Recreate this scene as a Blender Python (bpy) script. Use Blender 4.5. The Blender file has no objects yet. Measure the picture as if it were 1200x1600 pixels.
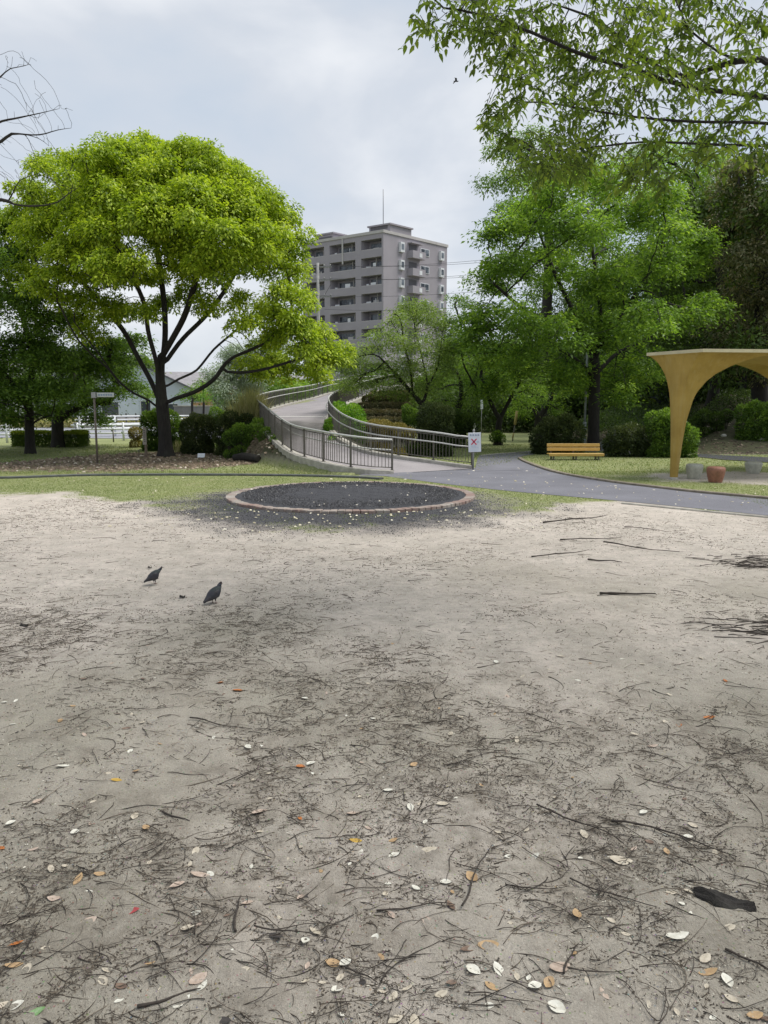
import bpy, math, random
import numpy as np
from math import sin, cos, radians, pi
random.seed(7)
RS = np.random.RandomState(11)
COL = bpy.context.scene.collection
SC = bpy.context.scene

# ---------------------------------------------------------------- camera
F = 1130.0; CAMZ = 1.6; PITCH = math.atan(160.0 / F)
cam = bpy.data.cameras.new('camera'); camo = bpy.data.objects.new('camera', cam); COL.objects.link(camo)
camo.location = (0, 0, CAMZ); camo.rotation_euler = (pi / 2 - PITCH, 0, 0)
cam.sensor_fit = 'VERTICAL'; cam.sensor_height = 36.0; cam.lens = 36.0 * F / 1600.0
cam.clip_start = 0.05; cam.clip_end = 3000
SC.camera = camo

def ray(px, py):
    u = (px - 600.0) / F; v = (800.0 - py) / F
    return u, cos(PITCH) + v * sin(PITCH), -sin(PITCH) + v * cos(PITCH)
def W(px, py, Y):
    a, b, c = ray(px, py); t = Y / b
    return np.array((a * t, Y, CAMZ + c * t))
def G(px, py, z=0.0):
    a, b, c = ray(px, py); t = (z - CAMZ) / c
    return np.array((a * t, b * t, z))
def SCALE(Y):            # metres per photo pixel at depth Y
    return Y / F

# ---------------------------------------------------------------- noise
def _hash(ix, iy, s):
    h = (ix.astype(np.int64) * 374761393 + iy.astype(np.int64) * 668265263 + s * 974711) & 0x7fffffff
    h = ((h ^ (h >> 13)) * 1274126177) & 0x7fffffff
    return ((h ^ (h >> 16)) & 0xffff) / 65535.0
def vnoise(x, y, s=0):
    x = np.asarray(x, float); y = np.asarray(y, float)
    ix = np.floor(x); iy = np.floor(y); fx = x - ix; fy = y - iy
    fx = fx * fx * (3 - 2 * fx); fy = fy * fy * (3 - 2 * fy)
    a = _hash(ix, iy, s); b = _hash(ix + 1, iy, s); c = _hash(ix, iy + 1, s); d = _hash(ix + 1, iy + 1, s)
    return (a * (1 - fx) + b * fx) * (1 - fy) + (c * (1 - fx) + d * fx) * fy
def fbm(x, y, s=0, o=4):
    r = 0; a = .5; t = 0
    for i in range(o):
        r = r + a * vnoise(x, y, s + i * 7); t += a; a *= .5; x = x * 2.03 + 3.1; y = y * 2.03 + 1.7
    return r / t
def sst(a, b, x):
    t = np.clip((np.asarray(x, float) - a) / (b - a), 0, 1); return t * t * (3 - 2 * t)

# ---------------------------------------------------------------- objects
def tag(o, label=None, cat=None, group=None, kind=None):
    if label: o['label'] = label
    if cat: o['category'] = cat
    if group: o['group'] = group
    if kind: o['kind'] = kind
    return o
def thing(name, loc, label, cat, group=None, rz=0.0):
    o = bpy.data.objects.new(name, None); COL.objects.link(o); o.empty_display_size = .1
    o.location = tuple(loc); o.rotation_euler = (0, 0, rz)
    return tag(o, label, cat, group)
def link(name, me, mat=None, parent=None):
    if mat is not None and not me.materials: me.materials.append(mat)
    o = bpy.data.objects.new(name, me); COL.objects.link(o)
    if parent is not None: o.parent = parent
    return o
def mesh_np(name, V, Fa, smooth=False, attrs=None):
    """V (N,3); Fa: (M,k) array or list of such arrays; attrs: dict name->(domain, values)"""
    if isinstance(Fa, np.ndarray): Fa = [Fa]
    V = np.asarray(V, np.float32); me = bpy.data.meshes.new(name)
    nl = sum(f.size for f in Fa); npoly = sum(len(f) for f in Fa)
    me.vertices.add(len(V)); me.vertices.foreach_set('co', V.ravel())
    me.loops.add(nl); me.loops.foreach_set('vertex_index', np.concatenate([f.ravel() for f in Fa]).astype(np.int32))
    me.polygons.add(npoly)
    st = []; c = 0
    for f in Fa:
        k = f.shape[1]; st.append(c + np.arange(len(f)) * k); c += f.size
    me.polygons.foreach_set('loop_start', np.concatenate(st).astype(np.int32))
    if smooth: me.polygons.foreach_set('use_smooth', np.ones(npoly, bool))
    me.update(calc_edges=True)
    if attrs:
        for k, (dom, val) in attrs.items():
            at = me.attributes.new(k, 'FLOAT', dom); at.data.foreach_set('value', np.asarray(val, np.float32))
    me.validate()
    return me
class MB:
    """mesh collector for boxes, tubes, lofts"""
    def __init__(s): s.v = []; s.f = []; s.sm = []
    def add(s, vs, fs, smooth=False):
        n = len(s.v); s.v += [tuple(map(float, p)) for p in vs]
        for f in fs: s.f.append(tuple(n + i for i in f)); s.sm.append(smooth)
    def box(s, c, d, rz=0.0, rx=0.0, ry=0.0, taper=1.0, bev=0.0):
        hx, hy, hz = d[0] / 2, d[1] / 2, d[2] / 2
        cz, sz, cx, sx, cy, sy = cos(rz), sin(rz), cos(rx), sin(rx), cos(ry), sin(ry)
        def T(p):
            x, y, z = p
            y, z = y * cx - z * sx, y * sx + z * cx
            x, z = x * cy + z * sy, -x * sy + z * cy
            x, y = x * cz - y * sz, x * sz + y * cz
            return (x + c[0], y + c[1], z + c[2])
        if bev <= 0:
            vs = [T((sx_ * hx * (taper if z > 0 else 1), sy_ * hy * (taper if z > 0 else 1), z * hz)) for z in (-1, 1) for sx_, sy_ in ((-1, -1), (1, -1), (1, 1), (-1, 1))]
            s.add(vs, [(3, 2, 1, 0), (4, 5, 6, 7), (0, 1, 5, 4), (1, 2, 6, 5), (2, 3, 7, 6), (3, 0, 4, 7)])
        else:
            b = min(bev, hx * .9, hy * .9, hz * .9)
            rings = []
            for z, i in ((-hz, b), (-hz + b, 0), (hz - b, 0), (hz, b)):
                X, Y = hx - i, hy - i; q = b if i == 0 else b * .6
                rings.append([T(p) for p in ((-X, -Y + q, z), (-X + q, -Y, z), (X - q, -Y, z), (X, -Y + q, z), (X, Y - q, z), (X - q, Y, z), (-X + q, Y, z), (-X, Y - q, z))])
            s.loft(rings)
    def loft(s, rings, closed=True, cap=True, smooth=False):
        n = len(rings[0]); vs = [p for r in rings for p in r]; fs = []
        for i in range(len(rings) - 1):
            for j in range(n if closed else n - 1):
                a = i * n + j; b = i * n + (j + 1) % n
                fs.append((a, b, b + n, a + n))
        s.add(vs, fs, smooth)
        if cap and closed:
            m = len(s.v); base = m - len(vs)
            s.f.append(tuple(base + i for i in reversed(range(n)))); s.sm.append(False)
            s.f.append(tuple(base + (len(rings) - 1) * n + i for i in range(n))); s.sm.append(False)
    def tube(s, pts, r, n=6, smooth=True, cap=True):
        pts = [np.asarray(p, float) for p in pts]; m = len(pts)
        if not hasattr(r, '__len__'): r = [r] * m
        rings = []; up = None
        for i in range(m):
            d = pts[min(i + 1, m - 1)] - pts[max(i - 1, 0)]; L = np.linalg.norm(d); d = d / (L if L > 1e-9 else 1)
            if up is None:
                up = np.array((0, 0, 1.)) if abs(d[2]) < .9 else np.array((1., 0, 0))
            a = np.cross(d, up); a /= max(np.linalg.norm(a), 1e-9); b = np.cross(a, d); up = b
            rings.append([tuple(pts[i] + r[i] * (cos(t) * a + sin(t) * b)) for t in [2 * pi * k / n for k in range(n)]])
        s.loft(rings, smooth=smooth, cap=cap)
    def lathe(s, prof, c=(0, 0, 0), n=16, smooth=True, sx=1, sy=1):
        rings = [[(c[0] + r * sx * cos(2 * pi * k / n), c[1] + r * sy * sin(2 * pi * k / n), c[2] + z) for k in range(n)] for r, z in prof]
        s.loft(rings, smooth=smooth)
    def prism(s, poly, z0, z1):
        s.loft([[(p[0], p[1], z0) for p in poly], [(p[0], p[1], z1) for p in poly]])
    def mesh(s, name):
        me = bpy.data.meshes.new(name); me.from_pydata(s.v, [], s.f)
        me.polygons.foreach_set('use_smooth', s.sm); me.update(); me.validate(); return me
    def build(s, name, mat, parent=None): return link(name, s.mesh(name), mat, parent)

def copy_tree(o, loc, rz, label=None, group=None, scale=None):
    c = o.copy(); COL.objects.link(c); c.location = loc
    if rz is not None: c.rotation_euler = (c.rotation_euler.x, c.rotation_euler.y, rz)
    if label: c['label'] = label
    if group: c['group'] = group
    if scale: c.scale = (scale,) * 3
    for ch in o.children:
        d = ch.copy(); COL.objects.link(d); d.parent = c
        for g in ch.children:
            e = g.copy(); COL.objects.link(e); e.parent = d
    return c

# ---------------------------------------------------------------- materials
def nmat(name):
    m = bpy.data.materials.new(name); m.use_nodes = True; nt = m.node_tree; nt.nodes.clear()
    out = nt.nodes.new('ShaderNodeOutputMaterial'); b = nt.nodes.new('ShaderNodeBsdfPrincipled')
    nt.links.new(b.outputs[0], out.inputs[0]); return m, nt, b, out
def c4(c): return (c[0], c[1], c[2], 1)
def noise_node(nt, scale, detail=4, rough=.6, coord='Object', dist=0.0):
    tc = nt.nodes.new('ShaderNodeTexCoord'); n = nt.nodes.new('ShaderNodeTexNoise')
    n.inputs['Scale'].default_value = scale; n.inputs['Detail'].default_value = detail; n.inputs['Roughness'].default_value = rough
    n.inputs['Distortion'].default_value = dist
    nt.links.new(tc.outputs[coord], n.inputs['Vector']); return n
def ramp(nt, fac, stops):
    r = nt.nodes.new('ShaderNodeValToRGB'); nt.links.new(fac, r.inputs[0]); e = r.color_ramp.elements
    while len(e) < len(stops): e.new(.5)
    for i, (p, c) in enumerate(stops): e[i].position = p; e[i].color = c4(c) if hasattr(c, '__len__') else (c, c, c, 1)
    return r.outputs[0]
def mixc(nt, fac, a, b, mode='MIX'):
    m = nt.nodes.new('ShaderNodeMix'); m.data_type = 'RGBA'; m.blend_type = mode
    for s, v in ((m.inputs[0], fac), (m.inputs[6], a), (m.inputs[7], b)):
        if isinstance(v, bpy.types.NodeSocket): nt.links.new(v, s)
        elif hasattr(v, '__len__'): s.default_value = c4(v)
        else: s.default_value = v
    return m.outputs[2]
def mth(nt, op, a, b=0.0, clamp=False):
    m = nt.nodes.new('ShaderNodeMath'); m.operation = op; m.use_clamp = clamp
    for s, v in ((m.inputs[0], a), (m.inputs[1], b)):
        if isinstance(v, bpy.types.NodeSocket): nt.links.new(v, s)
        else: s.default_value = v
    return m.outputs[0]
def bump(nt, b, h, strength=.4, dist=.02):
    n = nt.nodes.new('ShaderNodeBump'); n.inputs['Strength'].default_value = strength; n.inputs['Distance'].default_value = dist
    nt.links.new(h, n.inputs['Height']); nt.links.new(n.outputs[0], b.inputs['Normal'])
def basic(name, c, rough=.7, var=.25, scale=8, metal=0.0, bmp=.3, bdist=.01, spec=.5, c2=None, detail=5):
    m, nt, b, _ = nmat(name); n = noise_node(nt, scale, detail)
    d = c2 if c2 else tuple(x * (1 - var) for x in c); l = c if c2 else tuple(min(1, x * (1 + var)) for x in c)
    nt.links.new(ramp(nt, n.outputs[0], [(.3, d), (.7, l)]), b.inputs['Base Color'])
    b.inputs['Roughness'].default_value = rough; b.inputs['Metallic'].default_value = metal; b.inputs['Specular IOR Level'].default_value = spec
    if bmp > 0:
        n2 = noise_node(nt, scale * 4, 4); bump(nt, b, n2.outputs[0], bmp, bdist)
    return m
def leafmat(name, stops, trans=.35, rough=.55, tboost=1.25):
    m, nt, b, out = nmat(name)
    at = nt.nodes.new('ShaderNodeAttribute'); at.attribute_name = 'tint'
    col = ramp(nt, at.outputs['Fac'], stops)
    nt.links.new(col, b.inputs['Base Color']); b.inputs['Roughness'].default_value = rough
    b.inputs['Specular IOR Level'].default_value = .35
    t = nt.nodes.new('ShaderNodeBsdfTranslucent')
    tc = mixc(nt, 1.0, col, (tboost, tboost * 1.05, .6), 'MULTIPLY'); nt.links.new(tc, t.inputs[0])
    mx = nt.nodes.new('ShaderNodeMixShader'); mx.inputs[0].default_value = trans
    nt.links.new(b.outputs[0], mx.inputs[1]); nt.links.new(t.outputs[0], mx.inputs[2]); nt.links.new(mx.outputs[0], out.inputs[0])
    return m

def bark(name, c, lichen=(.10, .12, .07), amt=.5):
    m, nt, b, _ = nmat(name)
    tc = nt.nodes.new('ShaderNodeTexCoord'); mp = nt.nodes.new('ShaderNodeMapping'); mp.inputs['Scale'].default_value = (9, 9, 1.6)
    nt.links.new(tc.outputs['Object'], mp.inputs[0])
    n = nt.nodes.new('ShaderNodeTexNoise'); n.inputs['Scale'].default_value = 2.2; n.inputs['Detail'].default_value = 6; n.inputs['Roughness'].default_value = .7
    nt.links.new(mp.outputs[0], n.inputs['Vector'])
    col = ramp(nt, n.outputs[0], [(.3, tuple(x * .45 for x in c)), (.55, c), (.75, tuple(x * 1.7 for x in c))])
    n2 = noise_node(nt, 2.5, 4); f = ramp(nt, n2.outputs[0], [(.5, 0.0), (.7, amt)])
    nt.links.new(mixc(nt, f, col, lichen), b.inputs['Base Color']); b.inputs['Roughness'].default_value = .9
    bump(nt, b, n.outputs[0], .9, .03); return m

M = {}
M['bark'] = bark('bark_brown', (.055, .044, .035))
M['bark_dark'] = bark('bark_dark', (.026, .022, .019), (.04, .045, .033), .4)
M['bark_grey'] = bark('bark_grey', (.12, .105, .09))
# leaf palettes (dark..light)
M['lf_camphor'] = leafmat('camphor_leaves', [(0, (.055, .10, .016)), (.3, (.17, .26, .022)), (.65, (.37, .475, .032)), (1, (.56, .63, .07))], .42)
M['lf_zelkova'] = leafmat('zelkova_leaves', [(0, (.055, .105, .024)), (.5, (.17, .29, .045)), (.85, (.34, .49, .07)), (1, (.48, .62, .11))], .45)
M['lf_overhead'] = leafmat('overhead_leaves', [(0, (.045, .08, .018)), (.5, (.12, .18, .03)), (1, (.28, .36, .06))], .5)
M['lf_dark'] = leafmat('dark_leaves', [(0, (.035, .06, .015)), (.5, (.075, .125, .025)), (1, (.15, .23, .04))], .33)
M['lf_mid'] = leafmat('mid_leaves', [(0, (.06, .11, .025)), (.5, (.13, .225, .038)), (1, (.27, .40, .065))], .42)
M['lf_cherry'] = leafmat('cherry_leaves', [(0, (.11, .17, .05)), (.5, (.22, .31, .085)), (1, (.38, .48, .15))], .45)
M['lf_pale'] = leafmat('pale_leaves', [(0, (.14, .20, .13)), (.5, (.27, .34, .25)), (1, (.46, .52, .42))], .25)
M['lf_brown'] = leafmat('brownish_leaves', [(0, (.055, .06, .025)), (.45, (.11, .13, .05)), (.75, (.22, .20, .11)), (1, (.38, .33, .21))], .28)
M['lf_shrub'] = leafmat('shrub_leaves', [(0, (.03, .045, .015)), (.6, (.065, .095, .028)), (1, (.15, .18, .06))], .25)
M['lf_lime'] = leafmat('lime_shrub_leaves', [(0, (.08, .18, .02)), (.5, (.16, .33, .035)), (1, (.30, .46, .05))], .35)
M['lf_gold'] = leafmat('gold_shrub_leaves', [(0, (.14, .12, .03)), (.5, (.26, .22, .06)), (1, (.38, .30, .11))], .25)
M['lf_rust'] = leafmat('rust_shrub_leaves', [(0, (.06, .07, .03)), (.5, (.16, .15, .07)), (1, (.26, .20, .12))], .2)
M['lf_hedge'] = leafmat('hedge_leaves', [(0, (.05, .10, .015)), (.5, (.13, .20, .02)), (1, (.36, .42, .04))], .3)
M['lf_reed'] = leafmat('reed_blades', [(0, (.22, .22, .09)), (.5, (.40, .38, .18)), (1, (.58, .52, .32))], .3)

# ---------------------------------------------------------------- leaves and trees
def unit(a): return a / np.maximum(np.linalg.norm(a, axis=-1, keepdims=True), 1e-9)
def leaf_quads(C, D, N, L, Wd, fold=.25):
    D = unit(D); N = unit(N - D * (N * D).sum(1, keepdims=True)); S = np.cross(D, N)
    L = np.asarray(L).reshape(-1, 1); Wd = np.asarray(Wd).reshape(-1, 1)
    V = np.stack([C, C + D * L * .45 + S * Wd * .5 + N * Wd * fold, C + D * L, C + D * L * .45 - S * Wd * .5 + N * Wd * fold], 1).reshape(-1, 3)
    return V, np.arange(len(C) * 4).reshape(-1, 4)
def leaf_fine(C, D, N, L, Wd, fold=.22):
    """pointed oval leaf: two half blades folded on the midrib, drooping tip"""
    D = unit(D); N = unit(N - D * (N * D).sum(1, keepdims=True)); S = np.cross(D, N)
    L = np.asarray(L).reshape(-1, 1); Wd = np.asarray(Wd).reshape(-1, 1)
    h = N * Wd * fold
    P = [C, C + D * L * .28 + S * Wd * .46 + h, C + D * L * .62 + S * Wd * .36 + h * .8 - N * L * .03, C + D * L - N * L * .1,
         C + D * L * .62 - S * Wd * .36 + h * .8 - N * L * .03, C + D * L * .28 - S * Wd * .46 + h, C + D * L * .5]
    V = np.stack(P, 1).reshape(-1, 3); b = np.arange(len(C)).reshape(-1, 1) * 7
    return V, [np.concatenate([b + np.array([0, 1, 2, 6]), b + np.array([6, 2, 3, 4]), b + np.array([0, 6, 4, 5])], 0)]

def resample(pl, step):
    pl = [np.asarray(p, float) for p in pl]; out = [pl[0]]
    # smooth with catmull-rom
    P = [pl[0]] + pl + [pl[-1]]; pts = []
    for i in range(1, len(P) - 2):
        for t in np.linspace(0, 1, 8, endpoint=False):
            a, b, c, d = P[i - 1], P[i], P[i + 1], P[i + 2]
            pts.append(.5 * ((2 * b) + (c - a) * t + (2 * a - 5 * b + 4 * c - d) * t * t + (3 * b - a - 3 * c + d) * t ** 3))
    pts.append(pl[-1])
    for p in pts:
        while np.linalg.norm(p - out[-1]) > step:
            out.append(out[-1] + (p - out[-1]) / np.linalg.norm(p - out[-1]) * step)
    return out

def grow(limbs, tips, rs, step=.3, kill=.45, iters=140, wig=.18, upbias=0.0):
    nodes = []; par = []
    for li, pl in enumerate(limbs):
        pts = resample(pl, step)
        if li == 0: prev = -1
        else:
            A = np.array(nodes); prev = int(np.argmin(((A - pts[0]) ** 2).sum(1)))
            if np.linalg.norm(A[prev] - pts[0]) < step * .7: pts = pts[1:]
        for p in pts: nodes.append(np.array(p)); par.append(prev); prev = len(nodes) - 1
    T = np.array(tips); alive = np.ones(len(T), bool)
    N = np.array(nodes); d2 = ((T[:, None] - N[None]) ** 2).sum(2)
    near = d2.argmin(1); nd = d2.min(1)
    for it in range(iters):
        alive &= nd > kill * kill
        idx = np.where(alive)[0]
        if not len(idx): break
        new = []; npar = []
        order = near[idx]
        for n in np.unique(order):
            t = T[idx[order == n]]; v = unit(t - nodes[n]).sum(0)
            if par[n] >= 0: v = unit(v) + .35 * unit(nodes[n] - nodes[par[n]])
            v = unit(v) + rs.normal(0, wig, 3) + np.array((0, 0, upbias))
            new.append(nodes[n] + unit(v) * step); npar.append(n)
        b = len(nodes); nodes += new; par += npar
        A = np.array(new)
        d2 = ((T[idx][:, None] - A[None]) ** 2).sum(2); am = d2.argmin(1); mn = d2.min(1)
        up = mn < nd[idx]; near[idx[up]] = b + am[up]; nd[idx[up]] = mn[up]
        stuck = idx[~up]          # tips whose nearest node cannot get closer
        if it > 25: alive[stuck[rs.rand(len(stuck)) < .3]] = False
    return np.array(nodes), np.array(par)

def skeleton_mesh(N, par, r_trunk, r_tip=.012, power=.55, flare=1.35, sides=7, base_z=0.0, flare_h=.5):
    n = len(N); ch = [[] for _ in range(n)]
    for i, p in enumerate(par):
        if p >= 0: ch[p].append(i)
    w = np.zeros(n)
    for i in range(n - 1, -1, -1):
        if not ch[i]: w[i] = 1
        if par[i] >= 0: w[par[i]] += w[i]
    # nodes appended later always have larger index than parents, so one pass is enough
    R = r_tip + (r_trunk - r_tip) * (np.maximum(w - 1, 0) / max(w.max() - 1, 1)) ** power
    hz = N[:, 2] - base_z
    R = R * (1 + (flare - 1) * np.exp(-np.maximum(hz, 0) / flare_h * 2.0) * (R > r_trunk * .6))
    mb = MB(); stack = [(0, None)]
    while stack:
        i, start = stack.pop()
        pts = [] ; rr = []
        if start is not None: pts.append(N[start]); rr.append(min(R[start] * .8, R[i] * 1.25))
        cur = i
        while True:
            pts.append(N[cur]); rr.append(R[cur])
            if not ch[cur]: break
            c = sorted(ch[cur], key=lambda k: -w[k])
            for k in c[1:]: stack.append((k, cur))
            cur = c[0]
        if len(pts) > 1:
            mr = max(rr); sd = sides + 5 if mr > .15 else (sides if mr > .05 else (5 if mr > .02 else 3))
            mb.tube(pts, rr, sd, smooth=True, cap=False)
    return mb, R

def hemi(rs, n, zmin=-.2):
    v = unit(rs.normal(size=(n, 3))); v[:, 2] = np.where(v[:, 2] < zmin, -v[:, 2] * .6, v[:, 2]); return unit(v)

def foliage(tips, rs, per, style, L, Wd, spread, blobc=None, fine=False):
    """returns V, F, tint for leaves around each tip"""
    K = len(tips); T = np.repeat(tips, per, 0); n = K * per
    tipt = np.repeat(rs.rand(K), per)
    if style == 'dome':
        rad = np.repeat(rs.uniform(.65, 1.25, K), per) * spread
        v = hemi(rs, n, -.35); rr = rs.uniform(.45, 1, n) ** .6
        C = T + v * (rad * rr)[:, None] * np.array((1, 1, .95))
        D = v * .8 + np.array((0, 0, -.75)) + rs.normal(0, .35, (n, 3))
        N = v + np.array((0, 0, .4)) + rs.normal(0, .3, (n, 3))
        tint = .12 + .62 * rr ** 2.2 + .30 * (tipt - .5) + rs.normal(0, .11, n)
    elif style == 'layer':
        sp = np.repeat(rs.uniform(.7, 1.3, K), per) * spread
        v = rs.normal(0, 1, (n, 3)) * np.array((.5, .5, .2)); C = T + v * sp[:, None]
        C[:, 2] -= (v[:, 0] ** 2 + v[:, 1] ** 2) * sp * .35
        D = unit(v * np.array((1, 1, .3))) + np.array((0, 0, -.35)) + rs.normal(0, .45, (n, 3))
        N = np.array((0, 0, 1.)) + rs.normal(0, .45, (n, 3))
        tint = .45 + .5 * (tipt - .5) + rs.normal(0, .17, n)
    else:  # 'ball'
        sp = np.repeat(rs.uniform(.7, 1.3, K), per) * spread
        v = rs.normal(0, .5, (n, 3)); C = T + v * sp[:, None]
        D = unit(v) + np.array((0, 0, -.2)) + rs.normal(0, .6, (n, 3)); N = unit(v) * .6 + np.array((0, 0, .6)) + rs.normal(0, .5, (n, 3))
        tint = .45 + .5 * (tipt - .5) + rs.normal(0, .17, n)
    s = rs.uniform(.7, 1.25, n)
    if fine:
        V, Fq = leaf_fine(C, D, N, L * s, Wd * s); return V, Fq, np.tile(np.clip(tint, 0, 1), 3)
    V, Fq = leaf_quads(C, D, N, L * s, Wd * s)
    return V, [Fq], np.clip(tint, 0, 1)

def blob_tips(blobs, sub, rs, shell=True):
    out = []
    for (c, rx, ry, rz) in blobs:
        k = max(2, int(round(sub * (rx * ry * rz) ** (1 / 3.) ** 1)))
        v = unit(rs.normal(size=(k, 3)))
        if shell: v[:, 2] = np.where(v[:, 2] < -.45, -v[:, 2], v[:, 2]); r = rs.uniform(.7, 1, k)
        else: r = rs.rand(k) ** (1 / 3.)
        out.append(np.array(c) + v * r[:, None] * np.array((rx, ry, rz)))
    return np.concatenate(out)

def tree(name, label, base, limbs, tips, lmat, bmat, r_trunk, per=60, style='layer', L=.12, Wd=.05, spread=.5, seed=1,
         group=None, cat='tree', step=.3, kill=.4, r_tip=.012, power=.55, extra=None, fine=False, wig=.18, upbias=0.0, leaf_tips=None, flare=1.35):
    rs = np.random.RandomState(seed); base = np.array(base, float)
    root = thing(name, base, label, cat, group)
    N, par = grow([[np.array(p) for p in l] for l in limbs], tips, rs, step, kill, wig=wig, upbias=upbias)
    mb, R = skeleton_mesh(N - base, par, r_trunk, r_tip, power, flare=flare)
    mb.build('trunk', bmat, root)
    if per > 0:
        tt = tips if leaf_tips is None else leaf_tips
        # leaves also along the thin twigs
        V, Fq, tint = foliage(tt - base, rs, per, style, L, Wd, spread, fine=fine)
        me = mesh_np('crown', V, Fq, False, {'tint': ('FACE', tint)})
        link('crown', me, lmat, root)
    return root

def px_blobs(lst, Y0, dspread, rs, cx=None, halfw=None, flat=1.0, dr=1.0):
    """(px,py,r_px) -> world ellipsoids around depth Y0"""
    out = []
    for b in lst:
        px, py, r = b[:3]; k = 1.0
        if cx is not None: k = math.sqrt(max(.08, 1 - ((px - cx) / halfw) ** 2))
        Y = Y0 + (b[3] if len(b) > 3 else rs.uniform(-1, 1) * dspread * k)
        rr = r * SCALE(Y); out.append((W(px, py, Y), rr, rr * dr, rr * flat))
    return out
def auto_blobs(c, rx, ry, rz, n, br, rs, flat=.8):
    v = unit(rs.normal(size=(n, 3))); r = rs.uniform(.55, 1, n); v[:, 2] = np.where(v[:, 2] < -.5, -v[:, 2], v[:, 2])
    P = np.array(c) + v * r[:, None] * np.array((rx, ry, rz))
    return [(p, br * rs.uniform(.7, 1.3), br * rs.uniform(.7, 1.3), br * flat) for p in P]
# ================================================================ RAMP LINES (photo px, base, depth)
def smooth_line(P, step=.25):
    return np.array(resample([np.array(p) for p in P], step))
Lp = [(612, 742, 18.1), (549, 732.5, 17.95), (501, 724, 18.9), (465, 715, 20.2), (440, 702.5, 22.0), (420, 683, 24.2), (406, 664, 27), (408, 651, 30.5), (425, 640, 34.5), (455, 631, 39), (492, 623, 45), (530, 610, 50), (600, 600, 56)]
Rp = [(738, 736, 19.6), (677, 727.5, 19.8), (630, 719, 20.1), (575, 708, 20.9), (547, 694, 21.6), (522, 676, 23.0), (510, 660, 25.2), (512, 652, 28.5), (526, 641, 33), (550, 629, 38), (580, 617, 43), (645, 604, 50)]
Lw = smooth_line([W(*p) for p in Lp]); Rw = smooth_line([W(*p) for p in Rp])
Lw[:, 2] = np.maximum(Lw[:, 2], 0.0); Rw[:, 2] = np.maximum(Rw[:, 2], 0.0)
def frac_line(P, n):
    d = np.r_[0, np.cumsum(np.linalg.norm(np.diff(P, axis=0), axis=1))]; t = np.linspace(0, d[-1], n)
    return np.stack([np.interp(t, d, P[:, k]) for k in range(3)], 1)
NR = 160
La = frac_line(Lw, NR); Ra = frac_line(Rw, NR)
# keep both edges level across the ramp
zz = (La[:, 2] + Ra[:, 2]) / 2; La[:, 2] = zz; Ra[:, 2] = zz
CW = (La + Ra) / 2; HWD = np.linalg.norm(La[:, :2] - Ra[:, :2], axis=1) / 2
TN = np.gradient(CW[:, :2], axis=0); TN /= np.linalg.norm(TN, axis=1)[:, None]
def rail_z(P):
    j = ((P[:, None, :2] - np.concatenate([La, Ra])[None, :, :2]) ** 2).sum(2).argmin(1)
    return np.concatenate([zz, zz])[j]

# ================================================================ ZONES (world curves)
def curve(lst):
    P = np.array([G(*p)[:2] for p in lst]); return P[:, 0], P[:, 1]
gx, gy = curve([(0, 769), (60, 770), (130, 773), (200, 783), (260, 792), (330, 804), (420, 820), (520, 824), (640, 812), (720, 803), (800, 797), (870, 791), (960, 783), (1010, 785), (1100, 797), (1200, 806)])
def grass_edge(x): return np.interp(x, gx, gy, left=13.6, right=10.2)
cen = G(545, 776); RC = np.array((G(355, 775)[0] + G(742, 775)[0], 2 * (G(550, 803)[1] + G(550, 755)[1]) / 2)) / 2
RC = np.array(((G(355, 776)[0] + G(742, 776)[0]) / 2, (G(550, 803)[1] + G(550, 755)[1]) / 2))
RR = (G(742, 776)[0] - G(355, 776)[0]) / 2
RY = (G(550, 755)[1] - G(550, 803)[1]) / 2
path_near = [(560, 744), (612, 746), (700, 757), (800, 768), (900, 777), (1000, 786), (1100, 796), (1200, 806), (1330, 820)]
path_far = [(585, 738), (612, 737), (680, 734), (738, 732), (770, 728), (795, 724), (815, 716), (823, 722), (870, 738), (950, 752), (1030, 762), (1100, 770), (1200, 779), (1330, 791)]

def path_line(lst, step=.3): return smooth_line([G(*p) for p in lst], step)
def terrain(x, y):
    x = np.asarray(x, float); y = np.asarray(y, float); shp = x.shape
    X = x.ravel(); Y = y.ravel()
    h = (fbm(X * .25, Y * .25, 3, 2) - .5) * .05 * sst(2, 5, Y) * (1 - sst(7.5, 10, Y))
    # right-hand wooded slope
    ang = X / np.maximum(Y, 1)
    s1 = sst(.20, .34, ang) * np.clip((Y - 29) * .13, 0, 1.9) * sst(12, 20, Y)
    s2 = sst(.40, .47, ang) * np.clip((Y - 27.2) * .24, 0, 2.3) * sst(16, 24, Y)
    h = h + np.maximum(s1, s2)
    h = h + sst(30, 60, Y) * 0.0
    # embankment that carries the ramp
    m = (X > -16) & (X < 14) & (Y > 15) & (Y < 72)
    if m.any():
        xs = X[m]; ys = Y[m]; best = np.full(len(xs), -9.0); dmin = np.full(len(xs), 99.0); zn = np.zeros(len(xs))
        for k in range(0, NR, 2):
            if CW[k, 1] > 43: continue
            d = np.hypot(xs - CW[k, 0], ys - CW[k, 1]) - HWD[k]; nm = d < dmin; zn = np.where(nm, zz[k], zn); dmin = np.minimum(dmin, d)
            left = (xs - CW[k, 0]) * TN[k, 1] - (ys - CW[k, 1]) * TN[k, 0] < 0
            sl = np.where(left, 1.5, .42 if CW[k, 1] < 34 else .8); best = np.maximum(best, zz[k] - .07 - sl * np.maximum(d - .25, 0))
        q = sst(.3, .9, dmin); best = np.minimum(best, zn - .08) * (1 - q) + best * q
        t = np.maximum(best, 0); h[m] = np.maximum(h[m] * (t < .02), t)
    return h.reshape(shp)
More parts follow.
